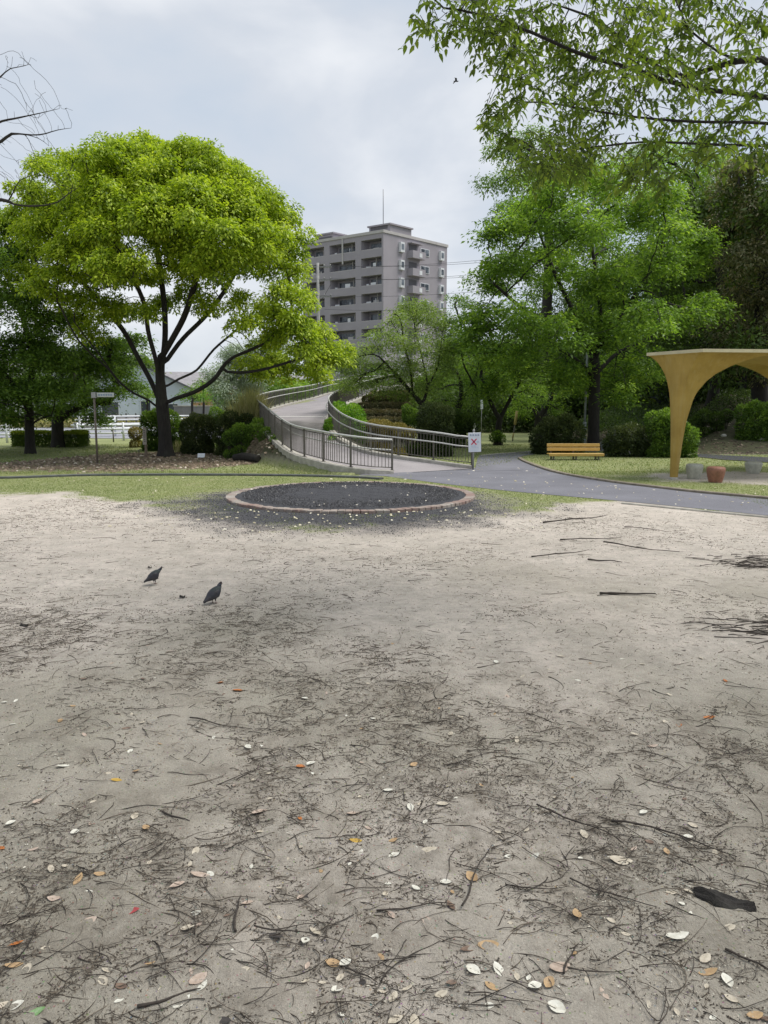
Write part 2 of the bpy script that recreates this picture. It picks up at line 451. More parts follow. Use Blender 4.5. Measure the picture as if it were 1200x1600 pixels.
# cached bilinear ground height for placing things
_gx = np.linspace(-40, 60, 501); _gy = np.linspace(0, 120, 601)
_GH = terrain(*np.meshgrid(_gx, _gy))
def gh(x, y):
    fx = np.clip((np.asarray(x, float) + 40) / .2, 0, 499.999); fy = np.clip(np.asarray(y, float) / .2, 0, 599.999)
    ix = fx.astype(int); iy = fy.astype(int); u = fx - ix; v = fy - iy
    return (_GH[iy, ix] * (1 - u) + _GH[iy, ix + 1] * u) * (1 - v) + (_GH[iy + 1, ix] * (1 - u) + _GH[iy + 1, ix + 1] * u) * v
def on_ground(px, Y):
    p = W(px, 700, Y); return np.array((p[0], Y, float(gh(p[0], Y))))

def masks(x, y):
    n = fbm(x * 1.6, y * 1.6, 21, 4) - .5; n2 = fbm(x * 5, y * 5, 33, 3) - .5
    grass = sst(-.35, .25, y - grass_edge(x) + n * 1.6 + n2 * .8)
    ex = ((x - RC[0] + .1) / 3.1); ey = (y - (RC[1] - 1.35)) / 2.75
    r = np.sqrt(ex ** 2 + ey ** 2)
    char = sst(1.25, .62, r + n * .5 + n2 * .3)
    gk = sst(.46, .66, fbm(x * 2.2, y * 2.2, 51, 3)) * .35
    grass = grass * (1 - char * (1 - gk * (y < RC[1]) * sst(1.6, .0, x)))
    # under-tree leaf litter (left) : between lawn strip and lawn
    lx, ly = curve([(0, 736), (150, 737), (300, 733), (400, 724), (440, 716)])
    ux, uy = curve([(0, 724), (100, 716), (220, 708), (330, 702), (440, 701)])
    lo = np.interp(x, lx, ly); hi = np.interp(x, ux, uy)
    lit = sst(-.5, .5, y - lo + n * 2) * sst(.8, -.8, y - hi + n * 3) * sst(-2.2, -3.6, x)
    # embankment beds: soil
    bed = sst(.08, .3, gh(x, y)) * (y > 15)
    soil = np.maximum(bed, 0) * np.where((x < 7) & (y > 31), .12, 1.0)
    soil = np.maximum(soil, sst(.395, .43, x / np.maximum(y, 1)) * sst(25.6, 26.6, y + n * .8) * (y < 60))
    # worn sandy ground around the shelter
    sandp = sst(1.05, .6, np.hypot((x - 8.6) / 2.9, (y - 17.2) / 1.9) + n * .6)
    grass = grass * (1 - .6 * lit) * (1 - soil) * (1 - .95 * sandp)
    return grass, char, lit, soil

def axis(segs):
    out = [segs[0][0]]
    for a, b, s in segs:
        k = max(1, int(round((b - a) / s))); out += list(np.linspace(a, b, k + 1)[1:])
    return np.array(out)
xs = np.unique(np.concatenate([-np.geomspace(16, 900, 26)[::-1], axis([(-16, -6, .12), (-6, -2.2, .06), (-2.2, 2.2, .022), (2.2, 6, .06), (6, 16, .12)]), np.geomspace(16, 900, 26)[1:]]))
ys = np.unique(np.concatenate([np.linspace(-60, .8, 14), axis([(.8, 3.6, .018), (3.6, 7, .04), (7, 14, .07), (14, 24, .12), (24, 60, .3)]), np.geomspace(60, 1400, 24)[1:]]))
gxx, gyy = np.meshgrid(xs, ys); hz = terrain(gxx, gyy)
# small real relief in the bare dirt: scuffs, footprints and clods
far = 1 - sst(6, 10, gyy)
rel = (fbm(gxx * 9, gyy * 9, 71, 4) - .5) * .022 + (fbm(gxx * 45, gyy * 45, 77, 3) - .5) * .006 * (1 - sst(3, 5, gyy)) + (np.abs(fbm(gxx * 28, gyy * 28, 81, 3) - .5)) * -.008
hz = hz + rel * far * (gyy > .5)
nx, ny = len(xs), len(ys)
V = np.stack([gxx.ravel(), gyy.ravel(), hz.ravel()], 1)
i = (np.arange(ny - 1)[:, None] * nx + np.arange(nx - 1)[None]).ravel()
Fq = np.stack([i, i + 1, i + nx + 1, i + nx], 1)
mg, mc, ml, ms = masks(gxx.ravel(), gyy.ravel())
shade_tonev = np.clip(sst(7.0, 3.2, gyy.ravel()) * .48 + (fbm(gxx.ravel() * .9, gyy.ravel() * .8, 91, 4) - .5) * 1.6 * sst(10, 6, gyy.ravel()), 0, 1)  # canopy shade put into the near dirt colour, plus random patches of tone
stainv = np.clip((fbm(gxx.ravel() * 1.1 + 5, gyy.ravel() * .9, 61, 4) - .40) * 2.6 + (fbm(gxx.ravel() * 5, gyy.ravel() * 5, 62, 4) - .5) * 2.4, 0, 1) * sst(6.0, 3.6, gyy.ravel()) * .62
me = mesh_np('ground', V, Fq, True, {'grass': ('POINT', mg), 'char': ('POINT', mc), 'litter': ('POINT', ml), 'soil': ('POINT', ms), 'shade_tone': ('POINT', shade_tonev), 'stain': ('POINT', stainv)})

m, nt, b, _ = nmat('ground_mat')
def attr(nt, n):
    a = nt.nodes.new('ShaderNodeAttribute'); a.attribute_name = n; return a.outputs['Fac']
nA = noise_node(nt, .55, 5); nB = noise_node(nt, 14, 6, .7); nC = noise_node(nt, 120, 4, .7); nD = noise_node(nt, 3.2, 5, .65)
dirt = ramp(nt, nA.outputs[0], [(.3, (.465, .412, .358)), (.5, (.53, .472, .415)), (.72, (.60, .538, .475))])
dirt = mixc(nt, attr(nt, 'shade_tone'), dirt, (.285, .265, .21))  # darker olive dirt for the painted foreground shade and patches
dirt = mixc(nt, ramp(nt, nD.outputs[0], [(.42, 0.0), (.62, .45)]), dirt, (.30, .275, .235))
dirt = mixc(nt, ramp(nt, nB.outputs[0], [(.45, 0.0), (.75, .6)]), dirt, (.25, .225, .19))
dirt = mixc(nt, ramp(nt, nC.outputs[0], [(.55, 0.0), (.72, .55)]), dirt, (.60, .56, .49))
dirt = mixc(nt, ramp(nt, nC.outputs[0], [(.3, .7), (.42, 0.0)]), dirt, (.16, .14, .12))
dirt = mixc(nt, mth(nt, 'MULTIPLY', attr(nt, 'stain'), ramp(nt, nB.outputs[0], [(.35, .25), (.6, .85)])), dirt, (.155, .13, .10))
vo = nt.nodes.new('ShaderNodeTexVoronoi'); vo.inputs['Scale'].default_value = 55; tcv = nt.nodes.new('ShaderNodeTexCoord'); nt.links.new(tcv.outputs['Object'], vo.inputs['Vector'])
dirt = mixc(nt, ramp(nt, vo.outputs['Distance'], [(.10, .55), (.22, 0.0)]), dirt, vo.outputs['Color'], 'MULTIPLY')
gcol = ramp(nt, nB.outputs[0], [(.3, (.13, .16, .055)), (.5, (.22, .25, .10)), (.7, (.32, .32, .17))])
gcol = mixc(nt, ramp(nt, nD.outputs[0], [(.5, 0.0), (.7, .6)]), gcol, (.33, .31, .20))
ccol = ramp(nt, nC.outputs[0], [(.35, (.025, .026, .03)), (.6, (.075, .076, .085)), (.8, (.17, .16, .155))])
lcol = ramp(nt, nB.outputs[0], [(.3, (.10, .08, .05)), (.55, (.17, .14, .09)), (.75, (.30, .25, .18))])
scol = ramp(nt, nB.outputs[0], [(.3, (.045, .04, .028)), (.5, (.085, .09, .045)), (.65, (.12, .10, .07)), (.8, (.18, .17, .10))])
col = mixc(nt, attr(nt, 'grass'), dirt, gcol)
brk = mth(nt, 'MULTIPLY', attr(nt, 'char'), ramp(nt, nC.outputs[0], [(.25, .75), (.5, 1.0)]))
col = mixc(nt, brk, col, ccol)
col = mixc(nt, attr(nt, 'soil'), col, scol)
col = mixc(nt, attr(nt, 'litter'), col, lcol)
# keep grass showing through the charred patch
nt.links.new(col, b.inputs['Base Color']); b.inputs['Roughness'].default_value = .92; b.inputs['Specular IOR Level'].default_value = .25
hgt = mth(nt, 'ADD', mth(nt, 'MULTIPLY', nB.outputs[0], .8), mth(nt, 'MULTIPLY', nC.outputs[0], .35))
bump(nt, b, hgt, .9, .03)
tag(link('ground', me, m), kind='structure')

# ================================================================ PATHS
def asphalt(name, c, warm=0.0):
    m, nt, b, _ = nmat(name); n = noise_node(nt, 90, 4, .8); n2 = noise_node(nt, .7, 4)
    col = ramp(nt, n.outputs[0], [(.3, tuple(x * .7 for x in c)), (.55, c), (.72, tuple(x * 1.5 for x in c))])
    col = mixc(nt, ramp(nt, n2.outputs[0], [(.42, 0.0), (.68, .45)]), col, tuple(x * 1.45 for x in c))
    nt.links.new(col, b.inputs['Base Color']); b.inputs['Roughness'].default_value = .92; b.inputs['Specular IOR Level'].default_value = .2
    bump(nt, b, n.outputs[0], .4, .01); return m
M['asphalt'] = asphalt('path_asphalt', (.155, .155, .175))
M['asphalt_dark'] = asphalt('dark_asphalt', (.055, .056, .062))
M['rampfloor'] = asphalt('ramp_surface', (.27, .25, .255))
M['road'] = asphalt('road_asphalt', (.25, .255, .28))
M['concrete'] = basic('concrete', (.36, .34, .30), .85, .3, 6)
M['concrete_pale'] = basic('pale_concrete', (.47, .45, .41), .85, .25, 5)

def strip(name, A, B, mat, lift, across=8, kind='structure', n=90):
    a = frac_line(np.array(A), n); c = frac_line(np.array(B), n); t = np.linspace(0, 1, across + 1)[:, None, None]
    P = a[None] * (1 - t) + c[None] * t
    z = np.maximum(gh(P[..., 0], P[..., 1]), 0) if lift is not None else P[..., 2]
    P[..., 2] = z + (lift or 0)
    k, nn = P.shape[:2]; V = P.reshape(-1, 3); i = (np.arange(k - 1)[:, None] * nn + np.arange(nn - 1)[None]).ravel()
    o = link(name, mesh_np(name, V, np.stack([i, i + 1, i + nn + 1, i + nn], 1), True), mat)
    if V.shape[0] > 3:
        pass
    return tag(o, kind=kind)
# make sure sheet normals point up: swap helper
def up_strip(name, A, B, mat, lift, **k):
    o = strip(name, A, B, mat, lift, **k); me = o.data
    if me.polygons[0].normal.z < 0: me.flip_normals()
    return o
up_strip('path', path_line(path_near), path_line(path_far), M['asphalt'], .006, n=140)
bl = path_line([(742, 737), (745, 722), (752, 712), (790, 708.5), (840, 704.5), (900, 701), (940, 699), (975, 690)])
br = path_line([(818, 735), (806, 722), (817, 713), (850, 709), (900, 706.5), (950, 705), (985, 697)])
up_strip('side_path', bl, br, M['asphalt'], .011)
# path climbing to the right behind the zelkova and strip below the wooded slope
def gpts(l): return [on_ground(px, Y) for px, Y in l]
up_strip('hill_path', smooth_line(gpts([(945, 25), (944, 29), (948, 33), (962, 38), (990, 44), (1040, 52)])), smooth_line(gpts([(985, 25), (1000, 29), (1020, 33), (1045, 38), (1085, 44), (1150, 52)])), M['asphalt_dark'], .035)
up_strip('lower_path', [G(1085, 714), G(1130, 719), G(1215, 724), G(1400, 735)], [G(1085, 709.5), G(1130, 712), G(1215, 716), G(1400, 725)], M['asphalt_dark'], .02)
# ramp deck: upper surface, thickness and soffit sit in the embankment
o = strip('ramp_path', La, Ra, M['rampfloor'], None, across=10, n=NR)
if o.data.polygons[0].normal.z < 0: o.data.flip_normals()
for v in o.data.vertices: v.co.z += .016
# white band across the ramp
def band(k0, k1, lift=.006):
    a = [La[k0] * (1 - t) + Ra[k0] * t for t in np.linspace(.03, .97, 8)]; c = [La[k1] * (1 - t) + Ra[k1] * t for t in np.linspace(.03, .97, 8)]
    A = np.array(a); B = np.array(c); A[:, 2] += .016 + lift; B[:, 2] += .016 + lift
    o = strip('path_marking', A, B, M['white_line'], None, across=1, n=8)
    if o.data.polygons[0].normal.z < 0: o.data.flip_normals()
M['white_line'] = basic('white_marking', (.62, .61, .58), .8, .2, 12)
kk = int(np.argmin(np.abs(CW[:, 1] - 29.5))); band(kk, kk + 1)

def kerb(name, P, w, h, mat, label, z=None, n=None, drop=.05, group=None):
    P = smooth_line([np.array(p) for p in P], .35); D = np.gradient(P[:, :2], axis=0); D = unit(D); S = np.stack([-D[:, 1], D[:, 0]], 1)
    zb = np.maximum(gh(P[:, 0], P[:, 1]), 0) if z is None else P[:, 2]
    rings = []
    for p, s, q in zip(P, S, zb):
        e = .012
        rings.append([(p[0] + s[0] * a, p[1] + s[1] * a, q + c) for a, c in ((-w / 2, -drop), (-w / 2, h - e), (-w / 2 + e, h), (w / 2 - e, h), (w / 2, h - e), (w / 2, -drop))])
    mb = MB(); mb.loft(rings); o = mb.build(name, mat); return tag(o, label, 'kerb', group)
M['kerb_dark'] = basic('dark_kerb', (.085, .09, .085), .85, .35, 5)
kerb('lawn_kerb', [G(-420, 752), G(-150, 749), G(0, 748), (G(90, 745)), G(150, 743.5), G(300, 743), G(450, 744), G(560, 747), G(602, 750)], .16, .05, M['kerb_dark'], 'long thin dark kerb running across the lawn below the big round tree')
kerb('path_kerb', [G(*p) for p in [(812, 716.5), (823, 723), (870, 739), (950, 753), (1030, 763), (1100, 771), (1200, 780), (1400, 800)]], .12, .05, basic('brown_kerb', (.20, .17, .13), .85, .35, 6), 'low brown kerb stones edging the lawn in front of the yellow bench')
kerb('path_kerb', [G(750, 712.5), G(770, 710.3), G(790, 708.8), G(840, 704.8)], .08, .03, M['concrete'], 'short pale kerb beside the side path behind the white sign')
kerb('path_kerb', [G(972, 787), G(1100, 799.5), G(1200, 809), G(1400, 829)], .07, .025, basic('worn_kerb', (.33, .31, .27), .85, .3, 6), 'thin worn kerb between the dirt and the asphalt path at right')
for nm, P, side in (('ramp_kerb', La, 1), ('ramp_kerb', Ra, -1)):
    Q = P.copy(); tang = unit(np.gradient(CW[:, :2], axis=0)); nrm = np.stack([-tang[:, 1], tang[:, 0]], 1)
    sgn = np.sign(((P[:, :2] - CW[:, :2]) * nrm).sum(1))[:, None]
    Q[:, :2] += nrm * sgn * .10
    Q[:, 2] += .0
    kerb(nm, Q[::3], .26, .10, M['concrete'], 'concrete kerb under the outer left railing of the ramp' if side > 0 else 'concrete kerb under the inner right railing of the ramp', z=1, drop=.35)
    if side > 0: LQ = Q
    else: RQ = Q

# ================================================================ RAILINGS
M['rail_light'] = basic('rail_top', (.47, .47, .45), .5, .12, 6, metal=.1, bmp=.05)
M['rail_dark'] = basic('rail_bronze', (.12, .11, .095), .45, .25, 8, metal=.3, bmp=.05)
def at_s(P, s):
    d = np.r_[0, np.cumsum(np.linalg.norm(np.diff(P[:, :2], axis=0), axis=1))]
    return np.array([np.interp(s, d, P[:, k]) for k in range(3)])
def length(P): return np.linalg.norm(np.diff(P[:, :2], axis=0), axis=1).sum()
def railing(P, label, inner, H=.86, psp=1.05, bsp=.088):
    root = thing('ramp_railing', P[0], label, 'railing', 'railings along the curving ramp'); o0 = P[0].copy()
    Q = P - o0; Ltot = length(Q); z0 = .10
    tr = MB(); tr.tube([q + np.array((0, 0, H)) for q in Q[::2]], .026, 8); tr.build('top_rail', M['rail_light'], root)
    tang = unit(np.gradient(Q[:, :2], axis=0)); nrm = np.stack([-tang[:, 1], tang[:, 0], np.zeros(len(Q))], 1)
    hr = MB(); hp = Q + nrm * inner * .09; hr.tube([q + np.array((0, 0, H * .70)) for q in hp[::2]], .019, 8)
    hr.build('handrail', M['rail_light'], root)
    lo = MB(); lo.tube([q + np.array((0, 0, z0 + .07)) for q in Q[::2]], .013, 6); lo.tube([q + np.array((0, 0, H - .06)) for q in Q[::2]], .012, 6)
    lo.build('rail_bar', M['rail_dark'], root)
    proto = MB(); proto.box((0, 0, (H - .02) / 2), (.045, .045, H - .02), bev=.005); proto.box((0, 0, z0 + .006), (.09, .09, .012))
    proto.tube([(0, 0, H * .66), (0, .05, H * .655), (0, .09, H * .69)], .008, 5)
    pm = proto.mesh('post'); pm.materials.append(M['rail_dark'])
    bm_ = MB(); bm_.box((0, 0, (H - .06 + z0 + .07) / 2), (.013, .013, H - .06 - z0 - .07)); bme = bm_.mesh('baluster'); bme.materials.append(M['rail_dark'])
    s = 0.0; k = 0
    while s < min(Ltot, 42):
        p = at_s(Q, s); q = at_s(Q, min(s + .1, Ltot)); a = math.atan2(q[1] - p[1], q[0] - p[0])
        o = bpy.data.objects.new('post', pm); COL.objects.link(o); o.parent = root; o.location = p; o.rotation_euler = (0, 0, a + (0 if inner > 0 else pi))
        s += psp
    s = bsp; cnt = 0; rest = MB()
    while s < Ltot - .05:
        near_post = abs((s / psp) - round(s / psp)) * psp < .03
        if not near_post:
            p = at_s(Q, s); q = at_s(Q, min(s + .1, Ltot)); a = math.atan2(q[1] - p[1], q[0] - p[0])
            if cnt < 100:
                o = bpy.data.objects.new('baluster', bme); COL.objects.link(o); o.parent = root; o.location = p; o.rotation_euler = (0, 0, a)
            else: rest.box(p + np.array((0, 0, (H - .06 + z0 + .07) / 2)), (.013, .013, H - .06 - z0 - .07), rz=a)
            cnt += 1
        s += bsp if s < 22 else bsp * 1.6
    r = rest.build('baluster_rest', M['rail_dark'], root); r.name = 'baluster_row'; r['kind'] = 'stuff'
    return root
railing(LQ, 'outer left railing of the ramp, nearest to the brick ring, sweeping up to the left', -1)
railing(RQ, 'inner right railing of the ramp with two pale handrails, ending beside the white sign', 1)

# ================================================================ BRICK RING
ring = thing('brick_ring', (RC[0], RC[1], 0), 'large low ring of pinkish bricks filled with black soil', 'brick ring')
mb = MB(); nb = 118; rsb = np.random.RandomState(3); tints = []
RRx, RRy = RR, RY
for k in range(nb):
    a = 2 * pi * k / nb + rsb.normal(0, .002); dr = rsb.normal(0, .006)
    x, y = (RRx - .085 + dr) * cos(a), (RRy - .085 + dr) * sin(a)
    nang = math.atan2(sin(a) / RRy, cos(a) / RRx); seg = 2 * pi * math.hypot(RRx * sin(a), RRy * cos(a)) / nb
    mb.box((x, y, .012 + rsb.normal(0, .003)), (.17, seg * .90, .07), rz=nang, rx=rsb.normal(0, .02), ry=rsb.normal(0, .02), bev=.008)
me = mb.mesh('bricks')
m, nt, b, _ = nmat('ring_brick'); n = noise_node(nt, 2.2, 3); n2 = noise_node(nt, 40, 4)
col = ramp(nt, n.outputs[0], [(.35, (.23, .15, .125)), (.5, (.27, .22, .19)), (.62, (.33, .30, .265))])
col = mixc(nt, ramp(nt, n2.outputs[0], [(.45, 0.0), (.7, .6)]), col, (.17, .13, .12))
nt.links.new(col, b.inputs['Base Color']); b.inputs['Roughness'].default_value = .9; bump(nt, b, n2.outputs[0], .4, .006)
link('bricks', me, m, ring)
# soil disc with gentle lumps
nr, na = 70, 160
rr_, aa_ = np.meshgrid(np.linspace(0, 1, nr), np.linspace(0, 2 * pi, na, endpoint=False), indexing='ij')
X = rr_ * (RRx - .16) * np.cos(aa_); Y = rr_ * (RRy - .16) * np.sin(aa_)
Z = .030 + .05 * (1 - rr_ ** 2) + (fbm((X + 9) * 10, (Y + 9) * 10, 5, 4) - .5) * .05
V = np.stack([X.ravel(), Y.ravel(), Z.ravel()], 1)
i = (np.arange(nr - 1)[:, None] * na + np.arange(na)[None]); j = (np.arange(nr - 1)[:, None] * na + (np.arange(na)[None] + 1) % na)
Fs = np.stack([i.ravel(), (i + na).ravel(), (j + na).ravel(), j.ravel()], 1)
m, nt, b, _ = nmat('black_soil'); n = noise_node(nt, 60, 5, .7)
nt.links.new(ramp(nt, n.outputs[0], [(.35, (.018, .019, .023)), (.6, (.055, .056, .065)), (.8, (.12, .115, .115))]), b.inputs['Base Color'])
b.inputs['Roughness'].default_value = .95; bump(nt, b, n.outputs[0], .8, .02)
link('soil', mesh_np('soil', V, Fs, True), m, ring)

# ================================================================ GRASS BLADES
def blades(name, n, xr, yr, L, Wd, dens, mat, seed, extra_z=0.0):
    rs = np.random.RandomState(seed)
    x = rs.uniform(*xr, n); u = rs.rand(n); y = yr[0] + (yr[1] - yr[0]) * u ** 1.15
    keep = rs.rand(n) < dens(x, y); x = x[keep]; y = y[keep]; n = len(x); z = gh(x, y)
    a = rs.uniform(0, 2 * pi, n); l = L * rs.uniform(.5, 1.4, n); w = Wd * rs.uniform(.6, 1.4, n)
    C = np.stack([x, y, z - .002], 1); S = np.stack([np.cos(a), np.sin(a), 0 * a], 1) * w[:, None]
    T = np.stack([rs.normal(0, .45, n) * l, rs.normal(0, .45, n) * l, l], 1)
    V = np.stack([C - S, C + S, C + T], 1).reshape(-1, 3)
    me = mesh_np(name, V, np.arange(3 * n).reshape(-1, 3), False, {'tint': ('FACE', np.clip(rs.normal(.5, .22, n) + (fbm(x * 1.2, y * 1.2, 9, 3) - .5) * .9, 0, 1))})
    return tag(link(name, me, mat), kind='stuff')
M['blade'] = leafmat('grass_blades', [(0, (.10, .15, .035)), (.45, (.20, .25, .08)), (.8, (.33, .34, .16)), (1, (.46, .42, .27))], .3)
def in_path(x, y):
    P = path_line(path_near); Q = path_line(path_far)
    a = np.interp(x, P[:, 0], P[:, 1], left=99, right=99)
    qx = Q[:, 0]; o = np.argsort(qx); c = np.interp(x, qx[o], Q[:, 1][o], left=99, right=99)
    return (y > a - .03) & (y < c + .03)
ring_in = lambda x, y: ((x - RC[0]) / (RRx + .03)) ** 2 + ((y - RC[1]) / (RRy + .03)) ** 2 < 1
def in_ramp(x, y):
    d = np.full(x.shape, 9.0)
    for k in range(0, NR, 3): d = np.minimum(d, np.hypot(x - CW[k, 0], y - CW[k, 1]) - HWD[k])
    return d < .12
def dens(x, y):
    g = masks(x, y)[0]; g = g * ~in_path(x, y) * ~ring_in(x, y); m = (y > 16) & (y < 34); g[m] = g[m] * ~in_ramp(x[m], y[m]); return g
blades('lawn_grass', 260000, (-11, 9), (8.6, 19), .02, .0045, dens, M['blade'], 4)
blades('far_lawn_grass', 80000, (-16, 16), (18, 34), .035, .010, dens, M['blade'], 5)
# ================================================================ TREES
rs = np.random.RandomState(5)
def lpx(*pts):   # photo px + depth -> world polyline
    return [W(*p) for p in pts]
# ---- big round camphor with lime new growth
CY = 24.8; base = on_ground(259, CY)
cb = [(75, 292, 42), (130, 262, 42), (185, 246, 36), (245, 252, 38), (300, 262, 40), (338, 305, 36), (375, 348, 36), (422, 382, 38), (455, 428, 38), (468, 478, 36), (455, 515, 30),
      (42, 345, 40), (100, 335, 45), (160, 310, 48), (220, 308, 45), (285, 320, 42), (345, 362, 36), (395, 425, 36), (60, 395, 32), (115, 405, 34), (150, 448, 33), (112, 482, 28), (165, 492, 27),
      (28, 300, 22), (215, 455, 28), (275, 430, 28), (335, 438, 36), (300, 372, 30), (385, 488, 30), (320, 492, 22), (492, 566, 28), (512, 540, 24), (448, 587, 24), (400, 586, 22), (482, 535, 26),
      (225, 228, 24), (155, 240, 24), (310, 240, 22), (60, 262, 18), (500, 600, 18), (520, 575, 22), (250, 492, 24), (425, 590, 20), (95, 250, 20), (262, 395, 26), (350, 405, 32), (205, 395, 22), (150, 385, 28), (200, 430, 28), (240, 440, 22), (300, 400, 28), (170, 508, 22), (228, 498, 18), (88, 445, 32), (140, 415, 28), (330, 335, 30), (190, 350, 30), (425, 505, 28), (200, 500, 18), (420, 550, 18), (300, 470, 22), (130, 520, 22), (15, 350, 26), (10, 400, 24), (60, 440, 22), (380, 380, 24), (440, 545, 20)]
_c = (262, 400); cb = [(_c[0] + (a - _c[0]) * .955, _c[1] + (b_ - _c[1]) * .945, r * .86) for a, b_, r in cb]
cb += [(70, 465, 26), (30, 440, 26), (98, 505, 22), (385, 515, 20), (455, 520, 24), (140, 530, 18), (515, 572, 24), (500, 590, 18), (528, 558, 18), (452, 590, 20), (402, 590, 18), (478, 560, 22)]
B1 = px_blobs(cb, CY, 3.4, rs, 250, 290, flat=.82, dr=1.25)
B2 = px_blobs([(px + rs.uniform(-14, 14), py + rs.uniform(-6, 12), r) for px, py, r in cb[:22] + cb[25:28]], CY, 4.4, rs, 250, 290, flat=.8, dr=1.2)
ctips = blob_tips(B1, 20, rs); ctips2 = blob_tips(B2, 11, rs)
B3 = []
for _ in range(150):
    a = rs.uniform(0, pi); q = math.sqrt(rs.rand()); px = 262 + 222 * q * cos(a) * (1 - .24 * sin(a)); py = 405 - 162 * q * sin(a) + rs.uniform(-10, 60) * (1 - q)
    if min(math.hypot(px - 195, py - 395), math.hypot(px - 262, py - 405), math.hypot(px - 290, py - 455)) < 30: continue
    dy = math.sqrt(max(0, 1 - q * q)) * 4.6 * rs.choice([-1, -1, 1]) + rs.uniform(-.4, .4); r = rs.uniform(20, 32); Yq = CY + dy; B3.append((W(px, py + 4, Yq), r * SCALE(Yq), r * SCALE(Yq), r * SCALE(Yq)))
tips = np.concatenate([ctips, ctips2, blob_tips(B3, 13, rs)])
Y = CY
limbs = [[base, W(257, 670, Y), W(254, 640, Y), W(252, 615, Y), W(250, 585, Y), W(251, 550, Y)],
         lpx((252, 642, Y), (232, 625, Y - .2), (208, 614, Y - .5), (182, 592, Y - .8), (160, 560, Y - 1.1), (135, 528, Y - 1.4), (110, 495, Y - 1.6)),
         lpx((250, 630, Y), (236, 596, Y + .2), (214, 556, Y + .3), (192, 515, Y + .4), (160, 478, Y + .6), (120, 430, Y + .9)),
         lpx((251, 600, Y), (243, 560, Y - .3), (232, 520, Y - .6), (224, 470, Y - .9), (195, 410, Y - 1.2), (160, 350, Y - 1.5)),
         lpx((252, 575, Y), (258, 530, Y + .3), (256, 470, Y + .6), (247, 400, Y + .6), (238, 330, Y + .4), (232, 280, Y)),
         lpx((252, 560, Y), (272, 525, Y - .5), (290, 490, Y - 1.0), (305, 440, Y - 1.4), (315, 380, Y - 1.6), (320, 320, Y - 1.5)),
         lpx((256, 570, Y), (285, 530, Y + .8), (325, 490, Y + 1.4), (360, 440, Y + 1.8), (385, 390, Y + 1.6)),
         lpx((256, 632, Y), (275, 622, Y - .2), (305, 612, Y - .4), (335, 592, Y - .6), (358, 562, Y - .7), (395, 545, Y - .8), (430, 525, Y - .9), (455, 495, Y - 1)),
         lpx((345, 580, Y - .6), (380, 582, Y - .9), (420, 575, Y - 1.0), (470, 560, Y - 1.1), (500, 555, Y - 1.2)),
         lpx((255, 607, Y), (280, 592, Y + .6), (308, 578, Y + 1.1), (335, 545, Y + 1.6), (375, 510, Y + 1.9), (420, 460, Y + 2)),
         lpx((170, 575, Y - 1), (150, 560, Y - 1.4), (120, 528, Y - 2.0), (95, 480, Y - 2.3))]
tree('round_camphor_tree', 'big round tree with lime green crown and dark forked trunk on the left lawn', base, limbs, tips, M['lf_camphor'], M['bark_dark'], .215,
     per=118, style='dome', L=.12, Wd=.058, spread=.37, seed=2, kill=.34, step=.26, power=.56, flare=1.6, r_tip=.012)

# ---- zelkova behind the bench
ZY = 29.0; base = on_ground(927, ZY)
zb = [(870, 275, 42), (930, 285, 44), (815, 325, 42), (775, 352, 30), (850, 340, 50), (925, 352, 52), (995, 320, 40), (780, 400, 42), (752, 428, 26), (850, 418, 50), (945, 440, 50), (1020, 408, 42),
      (1075, 395, 32), (1105, 372, 26), (742, 488, 30), (800, 495, 42), (868, 512, 44), (945, 515, 44), (1015, 492, 44), (1085, 485, 34), (1120, 478, 26), (755, 548, 30), (815, 560, 34),
      (880, 578, 30), (955, 578, 40), (1015, 562, 36), (1035, 300, 30), (1060, 345, 34), (905, 590, 26), (980, 600, 24), (730, 520, 22), (770, 590, 22)]
zb = [(935 + (a - 935) * .95, b_ + 6, r * .9) for a, b_, r in zb]
Z1 = px_blobs(zb, ZY, 4.2, rs, 935, 260, flat=.8, dr=1.3); Z2 = px_blobs([(a + rs.uniform(-20, 20), b_ + rs.uniform(-15, 15), r) for a, b_, r in zb], ZY, 4.6, rs, 935, 260, flat=.75, dr=1.3)
tips = np.concatenate([blob_tips(Z1, 22, rs, False), blob_tips(Z2, 15, rs, False)])
Y = ZY
limbs = [[base, W(928, 640, Y), W(929, 590, Y), W(931, 555, Y)],
         lpx((930, 572, Y), (920, 545, Y), (905, 515, Y), (890, 475, Y + .3), (868, 430, Y + .5), (850, 380, Y + .8)),
         lpx((930, 560, Y), (936, 530, Y), (938, 490, Y), (932, 430, Y), (922, 370, Y)),
         lpx((931, 555, Y), (950, 520, Y - .4), (980, 480, Y - .8), (1010, 430, Y - 1.2)),
         lpx((928, 590, Y), (905, 565, Y - .8), (885, 552, Y - 1.2), (850, 530, Y - 1.8), (810, 512, Y - 2)),
         lpx((930, 585, Y), (955, 560, Y + .6), (975, 545, Y + 1), (1010, 530, Y + 1.4), (1070, 500, Y + 1.6)),
         lpx((905, 515, Y), (870, 500, Y - .5), (830, 490, Y - 1), (790, 460, Y - 1.3), (760, 430, Y - 1.4))]
tree('zelkova_tree', 'large spreading green tree standing directly behind the yellow bench', base, limbs, tips, M['lf_zelkova'], M['bark_dark'], .225, per=90, style='layer', L=.15, Wd=.065,
     spread=.46, seed=3, kill=.38, step=.28, flare=1.45, power=.62)

